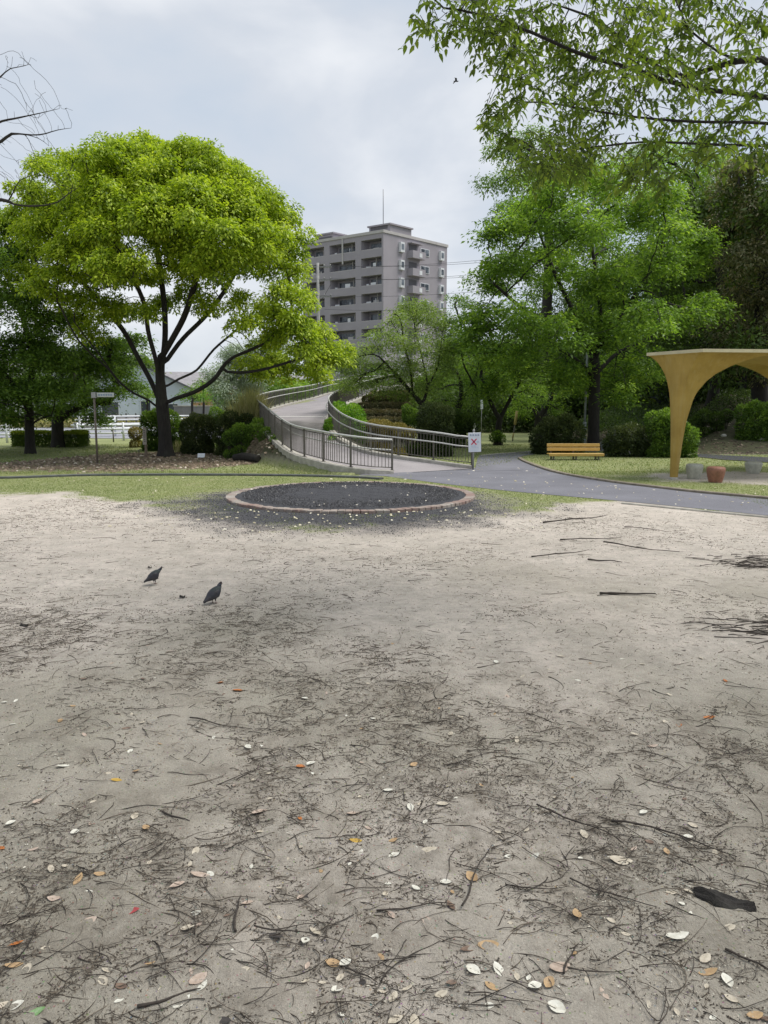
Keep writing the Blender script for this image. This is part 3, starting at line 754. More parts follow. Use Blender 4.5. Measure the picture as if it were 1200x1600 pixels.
# ---- small lawn trees to the left of the bench
def small_tree(px, Yd, name, label, blobs, r=.12, lm='lf_zelkova', per=70, sp=.4, L=.12, bk='bark_dark', seed=1, sub=12, sm=1.7, limbs=None, group=None, flat=.55, style='layer', dsp=1.5, kill=.36, lean=0, htop=None, dr=1.2, power=.62):
    b0 = on_ground(px, Yd); R_ = np.random.RandomState(seed)
    xsb = [q[0] for q in blobs]; cx = sum(xsb) / len(xsb); hw = max(abs(q - cx) for q in xsb) + 40
    Bl = px_blobs(blobs, Yd, dsp, R_, cx, hw, flat=flat, dr=dr); tp = blob_tips(Bl, sub * sm, R_, False)
    lowest = max(q[1] for q in blobs)
    if limbs is None:
        fk = W(px + lean, (htop or (lowest + 10)), Yd); limbs = [[b0, (b0 + fk) / 2 + np.array((.05, 0, 0)), fk]]
    else: limbs = [[b0] + lpx(*limbs[0])] + [lpx(*l) for l in limbs[1:]]
    return tree(name, label, b0, limbs, tp, M[lm], M[bk], r, per=per, style=style, L=L, Wd=L * .42, spread=sp, seed=seed, kill=kill, group=group, power=power)
Y = 33
small_tree(778, Y, 'lawn_tree', 'small lawn tree with leafy tuft round its trunk foot, right of the notice sign',
     [(760, 600, 28), (800, 585, 30), (735, 575, 26), (770, 560, 30), (830, 605, 26), (745, 615, 22), (815, 625, 20), (720, 540, 22), (790, 540, 26), (705, 500, 20), (720, 470, 20)], r=.14, seed=4, limbs=[[(779, 665, Y), (784, 645, Y)], [(784, 648, Y), (798, 622, Y), (810, 600, Y)], [(780, 655, Y), (765, 625, Y), (758, 600, Y)]])
Y = 37
small_tree(842, Y, 'lawn_tree', 'small forked tree on the lawn, second tree left of the yellow bench', [(830, 620, 26), (860, 610, 28), (885, 600, 24), (800, 600, 24), (845, 580, 26), (870, 640, 18), (815, 640, 18)], r=.2, seed=5, limbs=[[(841, 665, Y), (842, 652, Y)], [(842, 654, Y), (832, 630, Y), (826, 610, Y)], [(842, 654, Y), (856, 632, Y), (864, 612, Y)]])
# foliage tuft round the first trunk
def shrub(px, Yd, name, label, blobs, lm='lf_shrub', dens=1.0, L=.07, cat='shrub', seed=1, stems=5, group=None, dr=.9, Wr=.5, droop=0, kind=None):
    """blobs: (px,py,r_px[,dY]) ellipsoids, leaves on and inside their shells"""
    R_ = np.random.RandomState(seed); b0 = on_ground(px, Yd); root = thing(name, b0, label, cat, group)
    Vs = []; Fs = []; Ts = []; off = 0
    low = []
    for q in blobs:
        if q[2] >= 12 and kind is None:
            Yq = Yd + (q[3] if len(q) > 3 else 0); r = q[2] * SCALE(Yq); c = W(q[0], q[1], Yq); g0 = float(gh(c[0], Yq)); zl = g0 + r * .35
            if c[2] - zl > r * .3: low.append((q[0], q[1] + (c[2] - zl) / SCALE(Yq), q[2] * .85) + tuple(q[3:]))
    for q in list(blobs) + low:
        Yq = Yd + (q[3] if len(q) > 3 else 0); c = W(q[0], q[1], Yq) - b0; r = q[2] * SCALE(Yq); ry = q[4] if len(q) > 4 else r * dr; rz = (q[5] if len(q) > 5 else 1.0) * r
        n = int(dens * 5.5 * (r * r * 2 + r * ry) * 2 / (L * L * Wr))
        v = unit(R_.normal(size=(n, 3))); lump = .82 + .26 * vnoise(v[:, 0] * 3.3 + q[0], v[:, 1] * 3.3 + v[:, 2] * 4, seed)
        rr = (1 - .35 * R_.rand(n) ** 2.2) * lump
        C = c + v * rr[:, None] * np.array((r, ry, rz)); C[:, 2] = np.maximum(C[:, 2], gh(C[:, 0] + b0[0], C[:, 1] + b0[1]) - b0[2] + .02)
        D = v + R_.normal(0, .6, (n, 3)) + np.array((0, 0, .15 - droop)); N = v * .6 + np.array((0, 0, .6)) + R_.normal(0, .45, (n, 3)); s = R_.uniform(.7, 1.3, n)
        Vq, Fq = leaf_quads(C, D, N, L * s, L * Wr * s); Vs.append(Vq); Fs.append(Fq + off); off += len(Vq)
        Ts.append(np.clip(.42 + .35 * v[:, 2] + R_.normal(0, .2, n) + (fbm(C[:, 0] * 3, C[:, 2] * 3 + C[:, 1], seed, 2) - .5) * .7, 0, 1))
    me = mesh_np('foliage', np.concatenate(Vs), np.concatenate(Fs), False, {'tint': ('FACE', np.concatenate(Ts))}); link('foliage', me, M[lm], root)
    if stems:
        mb = MB()
        for k in range(stems * len(blobs)):
            q = blobs[k % len(blobs)]; Yq = Yd + (q[3] if len(q) > 3 else 0); c = W(q[0], q[1], Yq) - b0; r = q[2] * SCALE(Yq)
            a = R_.uniform(0, 2 * pi); gx0 = c[0] + cos(a) * r * .15; gy0 = c[1] + sin(a) * r * .15; g0 = float(gh(gx0 + b0[0], gy0 + b0[1])) - b0[2]
            mb.tube([(gx0, gy0, g0 - .03), (c[0] + cos(a) * r * .3, c[1] + sin(a) * r * .3, (g0 + c[2]) / 2), (c[0] + cos(a) * r * .6, c[1] + sin(a) * r * .6, c[2] + r * .3)], [.018, .013, .006], 5)
        mb.build('stem', M['bark'], root)
    return root
shrub(778, 32.8, 'foot_shrub', 'leafy tuft growing round the foot of the small lawn tree', [(777, 681, 8), (784, 685, 6), (771, 684, 6)], 'lf_mid', L=.09, seed=3, stems=2)

# ---- cherry on the embankment and darker tree at its right
Y = 31; 
small_tree(655, Y, 'cherry_tree', 'airy light green tree inside the ramp curve, in front of the tower block',
     [(650, 490, 24), (620, 500, 24), (680, 500, 24), (600, 530, 28), (640, 535, 30), (680, 540, 26), (570, 555, 28), (610, 570, 30), (650, 575, 28), (690, 575, 24), (560, 590, 24), (590, 605, 22), (625, 610, 22), (665, 605, 24), (540, 570, 20), (545, 600, 16), (640, 475, 14), (665, 478, 12), (695, 520, 18), (700, 555, 18)],
     r=.12, lm='lf_cherry', per=52, sp=.45, L=.105, seed=6, sub=13, sm=3.2, flat=.7, dsp=1.8, limbs=[[(660, 640, Y), (657, 628, Y)], [(657, 630, Y), (642, 612, Y), (630, 598, Y), (605, 570, Y - .5), (585, 550, Y - .6)], [(659, 634, Y), (668, 605, Y), (662, 570, Y + .5), (650, 520, Y + .8), (645, 490, Y + .8)], [(645, 612, Y), (640, 570, Y - .5), (628, 530, Y - .8)], [(668, 605, Y), (685, 570, Y + .5), (690, 530, Y + .5)]])
Y = 34
small_tree(708, Y, 'dark_park_tree', 'dark thin twisted tree between the airy tree and the small lawn tree', [(705, 570, 20), (725, 560, 20), (690, 600, 20), (715, 615, 22), (735, 590, 20), (700, 635, 18), (740, 625, 18), (715, 540, 16), (680, 625, 14)],
     r=.16, lm='lf_mid', per=42, sp=.4, L=.10, seed=8, flat=.7, limbs=[[(712, 650, Y), (722, 620, Y)], [(722, 622, Y), (718, 590, Y), (705, 565, Y)], [(722, 622, Y), (738, 600, Y), (748, 575, Y)]])

# ---- left dark trees
Y = 26.5
small_tree(47, Y, 'dark_park_tree', 'dark green tree cut by the left edge, thin trunk before the clipped hedge',
     [(-60, 400, 60), (10, 400, 40), (-20, 470, 60), (40, 460, 34), (70, 500, 34), (-60, 560, 60), (20, 550, 50), (80, 560, 34), (-20, 620, 42), (40, 610, 34), (90, 600, 26), (120, 560, 26), (20, 650, 20), (-80, 640, 50), (10, 350, 30), (-40, 330, 40), (-120, 480, 70), (-130, 600, 60), (55, 530, 36), (-5, 590, 50)],
     r=.16, lm='lf_mid', per=95, sp=.55, L=.14, seed=9, sub=15, sm=2.6, dsp=2.6, limbs=[[(46, 670, Y), (46, 640, Y), (46, 610, Y)], [(46, 665, Y), (62, 655, Y - .3), (85, 648, Y - .5)], [(46, 640, Y), (20, 600, Y), (-20, 550, Y), (-50, 470, Y)], [(46, 615, Y), (50, 560, Y), (30, 480, Y), (5, 420, Y)]])
Y = 31
small_tree(91, Y, 'park_tree', 'green layered tree with thick short trunk standing right behind the clipped hedge',
     [(120, 590, 30), (150, 575, 28), (180, 560, 26), (95, 610, 26), (140, 620, 26), (170, 610, 20), (75, 635, 22), (110, 640, 20), (60, 600, 30), (130, 550, 28), (95, 560, 30), (190, 580, 16), (160, 535, 22), (205, 600, 16), (150, 650, 14), (190, 540, 18), (215, 560, 14), (210, 530, 14), (60, 560, 26)],
     r=.24, lm='lf_mid', per=90, sp=.5, L=.14, seed=10, sub=14, sm=2.4, dsp=2.2, limbs=[[(90, 670, Y), (90, 655, Y)], [(90, 658, Y), (75, 648, Y), (60, 640, Y), (40, 645, Y + .4)], [(90, 657, Y), (110, 643, Y), (140, 630, Y), (175, 630, Y)], [(90, 657, Y), (100, 620, Y), (125, 585, Y)]])

# ---- pale silvery conifer and small trees beyond
Y = 40
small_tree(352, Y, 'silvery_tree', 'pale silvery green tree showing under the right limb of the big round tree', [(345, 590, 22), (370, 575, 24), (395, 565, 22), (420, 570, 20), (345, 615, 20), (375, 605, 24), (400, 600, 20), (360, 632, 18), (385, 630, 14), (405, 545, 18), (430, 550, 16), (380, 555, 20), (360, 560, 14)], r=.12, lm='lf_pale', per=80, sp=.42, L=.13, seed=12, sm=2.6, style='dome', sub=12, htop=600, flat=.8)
Y = 48
small_tree(342, Y, 'young_tree', 'small light green tree in front of the grey fence, left of the silvery tree', [(325, 620, 14), (338, 612, 16), (330, 600, 12), (345, 628, 10)], r=.08, lm='lf_lime', per=50, sp=.4, L=.14, seed=13, sub=10, htop=636)
Y = 58
for k, (px, py, r) in enumerate([(300, 612, 16), (318, 596, 10), (130, 600, 20), (230, 612, 12)]):
    small_tree(px, Y + k * 2, 'garden_tree', ['round garden tree before the orange brown house', 'small garden tree between the orange house and the silvery tree', 'garden tree half hidden at the left end of the blue white house', 'garden tree at the foot of the blue white house gable'][k],
        [(px, py, r), (px + r * .6, py + r * .4, r * .7), (px - r * .6, py + r * .4, r * .7)], r=.1, lm='lf_mid', per=30, sp=.6, L=.2, seed=14 + k, sub=10, htop=py + r)

# ---- right side: brownish evergreen, light trees behind the zelkova and wood
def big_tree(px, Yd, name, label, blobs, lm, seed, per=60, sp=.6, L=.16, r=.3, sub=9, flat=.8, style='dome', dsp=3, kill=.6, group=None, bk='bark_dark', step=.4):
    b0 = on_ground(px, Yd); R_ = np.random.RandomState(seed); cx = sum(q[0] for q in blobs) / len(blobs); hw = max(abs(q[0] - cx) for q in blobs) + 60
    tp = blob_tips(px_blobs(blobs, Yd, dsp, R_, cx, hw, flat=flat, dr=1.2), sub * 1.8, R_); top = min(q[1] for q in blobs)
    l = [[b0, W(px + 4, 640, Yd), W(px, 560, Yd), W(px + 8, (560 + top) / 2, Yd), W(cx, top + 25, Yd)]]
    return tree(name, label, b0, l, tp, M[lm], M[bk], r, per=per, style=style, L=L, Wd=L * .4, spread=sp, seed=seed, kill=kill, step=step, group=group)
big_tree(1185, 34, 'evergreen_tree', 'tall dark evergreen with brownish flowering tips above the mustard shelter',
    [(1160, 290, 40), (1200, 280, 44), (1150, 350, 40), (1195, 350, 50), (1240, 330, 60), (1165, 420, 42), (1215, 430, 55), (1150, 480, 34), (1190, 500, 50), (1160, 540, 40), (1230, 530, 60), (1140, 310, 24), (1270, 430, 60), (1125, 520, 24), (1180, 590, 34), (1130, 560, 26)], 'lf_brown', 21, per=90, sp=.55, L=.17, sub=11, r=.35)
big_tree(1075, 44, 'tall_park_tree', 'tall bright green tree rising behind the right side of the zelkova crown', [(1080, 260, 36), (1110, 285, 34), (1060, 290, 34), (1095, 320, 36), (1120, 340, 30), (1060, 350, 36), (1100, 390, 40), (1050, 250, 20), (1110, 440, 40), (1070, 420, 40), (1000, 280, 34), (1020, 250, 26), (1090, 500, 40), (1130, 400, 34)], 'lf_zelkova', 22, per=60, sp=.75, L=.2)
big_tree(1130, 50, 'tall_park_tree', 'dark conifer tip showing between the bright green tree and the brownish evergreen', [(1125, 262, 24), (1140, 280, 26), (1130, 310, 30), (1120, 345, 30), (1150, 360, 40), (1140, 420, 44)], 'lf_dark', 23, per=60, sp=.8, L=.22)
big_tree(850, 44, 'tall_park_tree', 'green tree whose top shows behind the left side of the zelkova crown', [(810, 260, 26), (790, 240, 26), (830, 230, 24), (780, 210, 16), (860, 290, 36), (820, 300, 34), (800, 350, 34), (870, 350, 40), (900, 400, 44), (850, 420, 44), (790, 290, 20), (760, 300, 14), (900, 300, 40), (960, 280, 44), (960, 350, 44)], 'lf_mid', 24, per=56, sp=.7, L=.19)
# wood behind: rows of tall trees with dark understorey
wood = [(1010, 47, 26, 'lf_mid'), (1150, 41, 27, 'lf_dark'), (900, 58, 28, 'lf_dark'), (965, 54, 29, 'lf_mid'), (1090, 52, 30, 'lf_dark'), (1225, 46, 31, 'lf_dark'), (840, 62, 32, 'lf_mid'), (780, 66, 33, 'lf_mid'), (1160, 58, 34, 'lf_mid'), (1290, 42, 35, 'lf_dark'), (735, 72, 36, 'lf_mid'), (1300, 56, 37, 'lf_dark'), (1060, 62, 38, 'lf_mid'), (1262, 31, 39, 'lf_dark'), (1108, 37, 40, 'lf_dark')]
wl = ['dark woodland tree right of the zelkova trunk', 'woodland tree on the slope seen under the shelter arch', 'background tree behind the forked lawn tree', 'background tree between the zelkova and the hill path', 'woodland tree straight above the shelter column',
      'woodland tree behind the brownish evergreen', 'background tree at the far edge of the lawn, above the leaning pole', 'background tree at the far edge of the lawn, above the small white board', 'deep woodland tree behind the slope', 'woodland tree beyond the right edge of the slope', 'farthest background tree at the left end of the lawn', 'deep woodland tree at far right behind the evergreen', 'deep woodland tree left of the shelter column', 'nearest woodland tree, beyond the right edge, shading the stones', 'woodland tree whose trunk stands on the slope behind the shelter arch']
for k, (px, Yd, sd, lm) in enumerate(wood):
    R_ = np.random.RandomState(sd); b0 = on_ground(px, Yd); h = R_.uniform(9, 12) if px > 880 else R_.uniform(5.5, 7.5); c = b0 + np.array((0, 0, h * .62)); wd = R_.uniform(3.6, 4.8)
    Bl = auto_blobs(c, wd, wd * .9, h * .36, 24, 1.1, R_); Bl += [(b0 + np.array((R_.uniform(-wd, wd) * .8, R_.uniform(-2, 2), h * R_.uniform(.2, .35))), 1.1, 1.1, .6) for _ in range(7)]
    tp = blob_tips(Bl, 6, R_)
    tree('woodland_tree', wl[k], b0, [[b0, b0 + np.array((.15, 0, h * .3)), b0 + np.array((0, 0, h * .7))]], tp, M[lm], M['bark_dark'], R_.uniform(.18, .28), per=85, style='ball', L=.24, Wd=.10, spread=.75, seed=sd, kill=.8, step=.5, group='trees of the wood behind the lawn and slope')
# far tree line beyond everything
def leafmass(name, x0, x1, Y0, Y1, h, n, lm, seed, L=.5, hb=0.0):
    R_ = np.random.RandomState(seed); x = R_.uniform(x0, x1, n); y = R_.uniform(Y0, Y1, n); top = h * (.6 + .55 * fbm(x * .18, y * .1, seed, 3)); z = hb + top * R_.rand(n) ** .7
    C = np.stack([x, y, z + gh(x, y)], 1); V, Fq = leaf_quads(C, R_.normal(size=(n, 3)), R_.normal(size=(n, 3)) + np.array((0, -.4, .8)), L * R_.uniform(.6, 1.3, n), L * .5 * R_.uniform(.6, 1.3, n))
    me = mesh_np(name, V, Fq, False, {'tint': ('FACE', np.clip(R_.normal(.5, .2, n) + (fbm(x * .5, z * .8, seed, 2) - .5), 0, 1))}); return tag(link(name, me, M[lm]), kind='stuff')
leafmass('far_wood', 6, 75, 72, 84, 9, 60000, 'lf_dark', 41)
leafmass('woodland_undergrowth', 13, 46, 40, 62, 4.6, 80000, 'lf_dark', 42, L=.3)
leafmass('slope_cover', 10, 24, 33.5, 42, .35, 22000, 'lf_dark', 47, L=.12)
leafmass('lawn_edge_thicket', 2, 24, 50, 58, 3.0, 50000, 'lf_dark', 43, L=.26)
leafmass('distant_greenery', -70, 4, 92, 105, 4.0, 26000, 'lf_mid', 44, L=.6)
leafmass('tower_foot_greenery', -12, 14, 70, 80, 5.5, 26000, 'lf_mid', 45, L=.4)

# ================================================================ SHRUBS
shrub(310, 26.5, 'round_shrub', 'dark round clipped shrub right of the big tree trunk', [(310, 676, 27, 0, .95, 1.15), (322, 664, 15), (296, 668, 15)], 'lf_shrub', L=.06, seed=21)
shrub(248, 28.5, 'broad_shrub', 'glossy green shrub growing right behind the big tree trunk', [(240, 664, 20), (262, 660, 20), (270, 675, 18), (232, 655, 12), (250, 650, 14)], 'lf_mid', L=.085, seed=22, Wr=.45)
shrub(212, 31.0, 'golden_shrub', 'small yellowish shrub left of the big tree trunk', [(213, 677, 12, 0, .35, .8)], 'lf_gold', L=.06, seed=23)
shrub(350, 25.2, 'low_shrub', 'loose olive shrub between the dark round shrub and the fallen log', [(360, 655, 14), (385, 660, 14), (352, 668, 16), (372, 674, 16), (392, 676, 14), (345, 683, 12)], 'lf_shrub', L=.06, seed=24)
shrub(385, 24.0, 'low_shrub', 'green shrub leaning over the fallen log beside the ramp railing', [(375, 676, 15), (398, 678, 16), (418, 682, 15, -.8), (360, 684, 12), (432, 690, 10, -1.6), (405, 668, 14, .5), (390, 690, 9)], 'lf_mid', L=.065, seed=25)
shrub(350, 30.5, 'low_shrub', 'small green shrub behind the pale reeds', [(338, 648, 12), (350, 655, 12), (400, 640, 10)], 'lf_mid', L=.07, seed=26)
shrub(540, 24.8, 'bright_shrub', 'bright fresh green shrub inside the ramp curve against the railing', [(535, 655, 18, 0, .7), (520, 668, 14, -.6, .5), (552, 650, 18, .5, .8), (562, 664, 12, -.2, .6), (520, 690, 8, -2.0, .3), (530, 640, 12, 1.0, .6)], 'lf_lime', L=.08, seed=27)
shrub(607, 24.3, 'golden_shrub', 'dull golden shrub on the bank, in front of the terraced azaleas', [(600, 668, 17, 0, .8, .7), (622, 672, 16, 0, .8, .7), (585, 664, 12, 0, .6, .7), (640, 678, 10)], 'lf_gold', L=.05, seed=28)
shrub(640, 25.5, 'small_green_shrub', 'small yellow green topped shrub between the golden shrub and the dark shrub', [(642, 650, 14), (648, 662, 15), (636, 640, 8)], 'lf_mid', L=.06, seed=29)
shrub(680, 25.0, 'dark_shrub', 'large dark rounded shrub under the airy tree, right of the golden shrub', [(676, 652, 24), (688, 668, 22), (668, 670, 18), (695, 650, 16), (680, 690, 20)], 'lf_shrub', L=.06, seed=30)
kx = 0
for r_, (Yt, py, x0, x1) in enumerate([(27.0, 657, 560, 628), (28.6, 646, 563, 634), (30.4, 635, 568, 640), (32.5, 625, 575, 636), (34.5, 617, 585, 640)]):
    bl_ = [(x, py + rs.uniform(-1, 1), 9.5, rs.uniform(-.3, .3), .5, .62) for x in np.arange(x0, x1, 11)]
    shrub((x0 + x1) / 2, Yt, 'azalea_row', 'terrace row of rusty azaleas on the bank, ' + ['lowest and nearest of five', 'second of five from the bottom', 'middle of five', 'second of five from the top', 'topmost of five'][r_], bl_, 'lf_rust', L=.06, seed=50 + r_, stems=1, group='terraced azalea rows inside the ramp curve')
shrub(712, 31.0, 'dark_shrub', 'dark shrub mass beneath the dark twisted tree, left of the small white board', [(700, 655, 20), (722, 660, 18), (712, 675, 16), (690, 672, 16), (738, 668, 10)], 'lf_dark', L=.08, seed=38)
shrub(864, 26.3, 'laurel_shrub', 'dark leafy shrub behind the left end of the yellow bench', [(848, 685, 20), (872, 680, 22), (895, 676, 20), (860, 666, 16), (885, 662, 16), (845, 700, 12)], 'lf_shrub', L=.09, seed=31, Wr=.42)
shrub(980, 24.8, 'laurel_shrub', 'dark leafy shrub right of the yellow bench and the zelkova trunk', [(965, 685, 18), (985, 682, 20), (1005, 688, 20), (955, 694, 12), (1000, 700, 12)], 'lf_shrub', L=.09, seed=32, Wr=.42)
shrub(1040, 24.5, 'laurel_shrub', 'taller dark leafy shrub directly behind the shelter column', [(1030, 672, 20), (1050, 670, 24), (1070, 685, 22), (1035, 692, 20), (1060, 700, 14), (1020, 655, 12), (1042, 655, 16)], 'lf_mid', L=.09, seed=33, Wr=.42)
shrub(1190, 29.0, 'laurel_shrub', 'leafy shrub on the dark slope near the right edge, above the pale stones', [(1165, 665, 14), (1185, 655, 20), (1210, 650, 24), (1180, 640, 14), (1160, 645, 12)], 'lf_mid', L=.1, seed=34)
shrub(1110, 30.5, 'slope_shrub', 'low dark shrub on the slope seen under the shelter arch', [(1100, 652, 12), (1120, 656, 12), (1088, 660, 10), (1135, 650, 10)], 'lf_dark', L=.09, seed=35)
shrub(985, 44, 'hedge_bank', 'yellow green low hedge at the top of the hill path', [(1000, 634, 12), (1015, 634, 10), (985, 636, 10), (965, 636, 10)], 'lf_hedge', L=.14, seed=36)
# clipped hedge
b0 = on_ground(80, 31.5); root = thing('clipped_hedge', b0, 'long clipped hedge with yellow green top beside the left road', 'hedge')
R_ = np.random.RandomState(61); n = 26000; hx, hy, hz_ = 1.48, .45, .62
u = R_.uniform(-1, 1, (n, 3)); ax = R_.choice(3, n, p=[.12, .42, .46]); sg = np.where(R_.rand(n) < .5, -1, 1)
for k in range(3):
    mk = ax == k; u[mk, k] = np.where(k == 2, 1, sg[mk]) * R_.uniform(.86, 1.04, mk.sum())
C = u * np.array((hx, hy, hz_ / 2)) + np.array((0, 0, hz_ / 2 + .02)); C[:, 2] += (vnoise(C[:, 0] * 3, C[:, 1] * 3, 4) - .5) * .07; C[:, 1] += (vnoise(C[:, 0] * 4, C[:, 2] * 4, 6) - .5) * .09
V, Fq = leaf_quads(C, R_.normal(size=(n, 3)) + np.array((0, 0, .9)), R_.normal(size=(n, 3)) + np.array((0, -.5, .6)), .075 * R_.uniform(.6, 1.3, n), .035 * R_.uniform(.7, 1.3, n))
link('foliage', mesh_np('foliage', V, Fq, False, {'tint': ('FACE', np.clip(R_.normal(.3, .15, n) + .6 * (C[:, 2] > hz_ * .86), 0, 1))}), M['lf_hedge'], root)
mb = MB()
for k in range(14): mb.tube([(-1.3 + k * .2, R_.uniform(-.2, .2), -.02), (-1.3 + k * .2 + R_.uniform(-.1, .1), R_.uniform(-.2, .2), .5)], [.015, .008], 5)
mb.build('stem', M['bark'], root)
# pale reeds
def reeds(px, Yd, w_px, h, n, label, seed, lm='lf_reed'):
    b0 = on_ground(px, Yd); root = thing('reed_clump', b0, label, 'grass clump'); R_ = np.random.RandomState(seed)
    hw = w_px * SCALE(Yd); x = R_.uniform(-hw, hw, n); y = R_.uniform(-.8, .8, n); g = gh(x + b0[0], y + b0[1]) - b0[2]
    C = np.stack([x, y, g - .02], 1); D = R_.normal(0, .22, (n, 3)) + np.array((.08, 0, 1)); L_ = h * R_.uniform(.5, 1.15, n)
    V, Fq = leaf_quads(C, D, R_.normal(size=(n, 3)), L_, .022 * R_.uniform(.7, 1.5, n)); link('blades', mesh_np('blades', V, Fq, False, {'tint': ('FACE', np.clip(R_.normal(.55, .25, n), 0, 1))}), M[lm], root)
reeds(382, 26.6, 20, 1.35, 2200, 'clump of pale straw coloured reeds left of the ramp railing', 71)
reeds(400, 26.2, 7, 1.1, 500, 'small clump of pale reeds tight against the ramp railing', 72)
reeds(290, 27.4, 12, .5, 500, 'low tuft of dry grass at the foot of the dark round shrub', 73)

# ================================================================ BARE TREE, OVERHEAD TREE
R_ = np.random.RandomState(81); Y = 14.0; base = np.array((-9.6, 14.0, 0))
tp = []
for (px, py, r, n) in [(20, 85, 26, 16), (45, 108, 22, 12), (-40, 120, 50, 30), (60, 165, 30, 26), (30, 185, 26, 16), (90, 175, 18, 18), (115, 185, 12, 6), (60, 215, 20, 12), (-30, 200, 40, 24), (40, 255, 26, 26), (10, 280, 30, 18), (60, 265, 14, 12), (-60, 280, 60, 30), (100, 300, 12, 5), (-120, 160, 70, 40), (-150, 300, 60, 20)]:
    for k in range(n):
        a = R_.uniform(0, 2 * pi); q = math.sqrt(R_.rand()) * r; tp.append(W(px + q * cos(a), py + q * sin(a) * .8, Y + R_.uniform(-1.3, 1.3)))
limbs = [[base, base + np.array((.1, 0, 2.5)), W(-190, 380, Y), W(-150, 320, Y), W(-110, 240, Y)],
         lpx((-175, 345, Y), (-80, 325, Y), (0, 312, Y), (20, 319, Y), (50, 322, Y), (88, 317, Y), (106, 303, Y), (128, 290, Y)),
         lpx((10, 316, Y), (20, 302, Y), (28, 285, Y), (40, 277, Y), (68, 269, Y)),
         lpx((-130, 270, Y), (-60, 240, Y), (0, 222, Y), (20, 208, Y), (60, 216, Y), (82, 233, Y)),
         lpx((20, 208, Y), (60, 211, Y), (90, 203, Y), (112, 200, Y)),
         lpx((-60, 240, Y), (-10, 195, Y), (30, 184, Y), (62, 177, Y), (100, 168, Y)),
         lpx((-110, 240, Y), (-50, 160, Y), (0, 121, Y), (14, 108, Y), (38, 103, Y), (56, 97, Y))]
tree('bare_tree', 'leafless tree reaching thin curved twigs in from the upper left edge', base, limbs, np.array(tp), M['lf_mid'], M['bark_dark'], .17, per=0, seed=82, kill=.22, step=.12, r_tip=.003, power=.95, wig=.10, upbias=.2)

R_ = np.random.RandomState(91); base = np.array((5.6, 4.6, 0.0))
ob = [(672, 12, 26), (700, 40, 20), (770, 40, 30), (800, 95, 26), (790, 10, 40), (840, 60, 45), (905, 30, 50), (965, 75, 45), (885, 120, 45), (778, 165, 18), (768, 195, 12), (820, 150, 30), (868, 190, 36), (860, 235, 32), (925, 225, 40), (905, 262, 22), (1000, 140, 50), (1010, 235, 36), (1050, 50, 50), (1080, 170, 45), (1120, 95, 45), (1160, 30, 40), (1160, 190, 40), (1195, 110, 36), (1020, 0, 50), (1120, -10, 50), (960, -20, 50), (840, -20, 50), (1110, 235, 30), (985, 280, 18), (940, 170, 40), (1195, 235, 30), (745, 8, 30), (850, 268, 14), (1040, 275, 22), (800, 215, 16), (1060, 110, 40), (990, 40, 40), (930, 130, 40), (838, 242, 36), (900, 232, 38), (880, 255, 28), (790, 70, 34), (860, 100, 40)]
Bo = px_blobs(ob, 6.3, 1.1, R_, flat=.8, dr=2.0); vis = blob_tips(Bo, 94, R_, False)
# crown continues over and behind the camera
hid = np.stack([R_.uniform(-3.5, 10, 620), R_.uniform(-2.5, 10.5, 620), R_.uniform(6.8, 10.5, 620)], 1)
hid = hid[[(1 if (p[1] < 1.0 or (abs(p[0]) - 1.2) / max(p[1], .1) > .6 or (p[2] - 1.6 - .9) / max(p[1], .1) > .53) else 0) == 1 for p in hid]]
T0 = W(1360, 300, 5.5)
limbs = [[base, np.array((5.5, 4.7, 1.8)), np.array((4.9, 5.0, 2.9)), W(1400, 240, 5.4), W(1300, 175, 5.6)],
         lpx((1300, 175, 5.6), (1200, 152, 5.8), (1120, 142, 6.0), (1050, 129, 6.2), (980, 105, 6.3), (900, 82, 6.4), (830, 50, 6.4), (740, 20, 6.3), (690, 12, 6.2)),
         lpx((1330, 190, 5.6), (1240, 130, 5.7), (1190, 92, 5.8), (1142, 94, 5.9), (1095, 62, 6.0), (1060, 25, 6.0), (1075, -30, 6.0)),
         lpx((1340, 215, 5.5), (1200, 193, 5.8), (1090, 191, 6.0), (1000, 184, 6.2), (920, 172, 6.3), (850, 160, 6.3), (790, 160, 6.2)),
         lpx((1350, 230, 5.5), (1200, 228, 5.9), (1110, 226, 6.1), (1010, 222, 6.3), (930, 230, 6.4), (870, 235, 6.4)),
         lpx((1142, 94, 5.9), (1060, 120, 6.4), (1000, 85, 6.6), (930, 30, 6.8), (860, 5, 6.9)),
         [np.array((4.6, 5.0, 3.2)), np.array((4.2, 3.8, 4.8)), np.array((3.0, 2.0, 6.0)), np.array((1.2, 0.3, 6.8))], [np.array((4.2, 3.8, 4.8)), np.array((3.6, 5.0, 6.6)), np.array((2.4, 6.2, 8.0)), np.array((.6, 7, 8.8))], [np.array((4.2, 3.8, 4.8)), np.array((5.5, 1.5, 6.2)), np.array((6.5, -1.5, 7.2))]]
allt = np.concatenate([vis, hid])
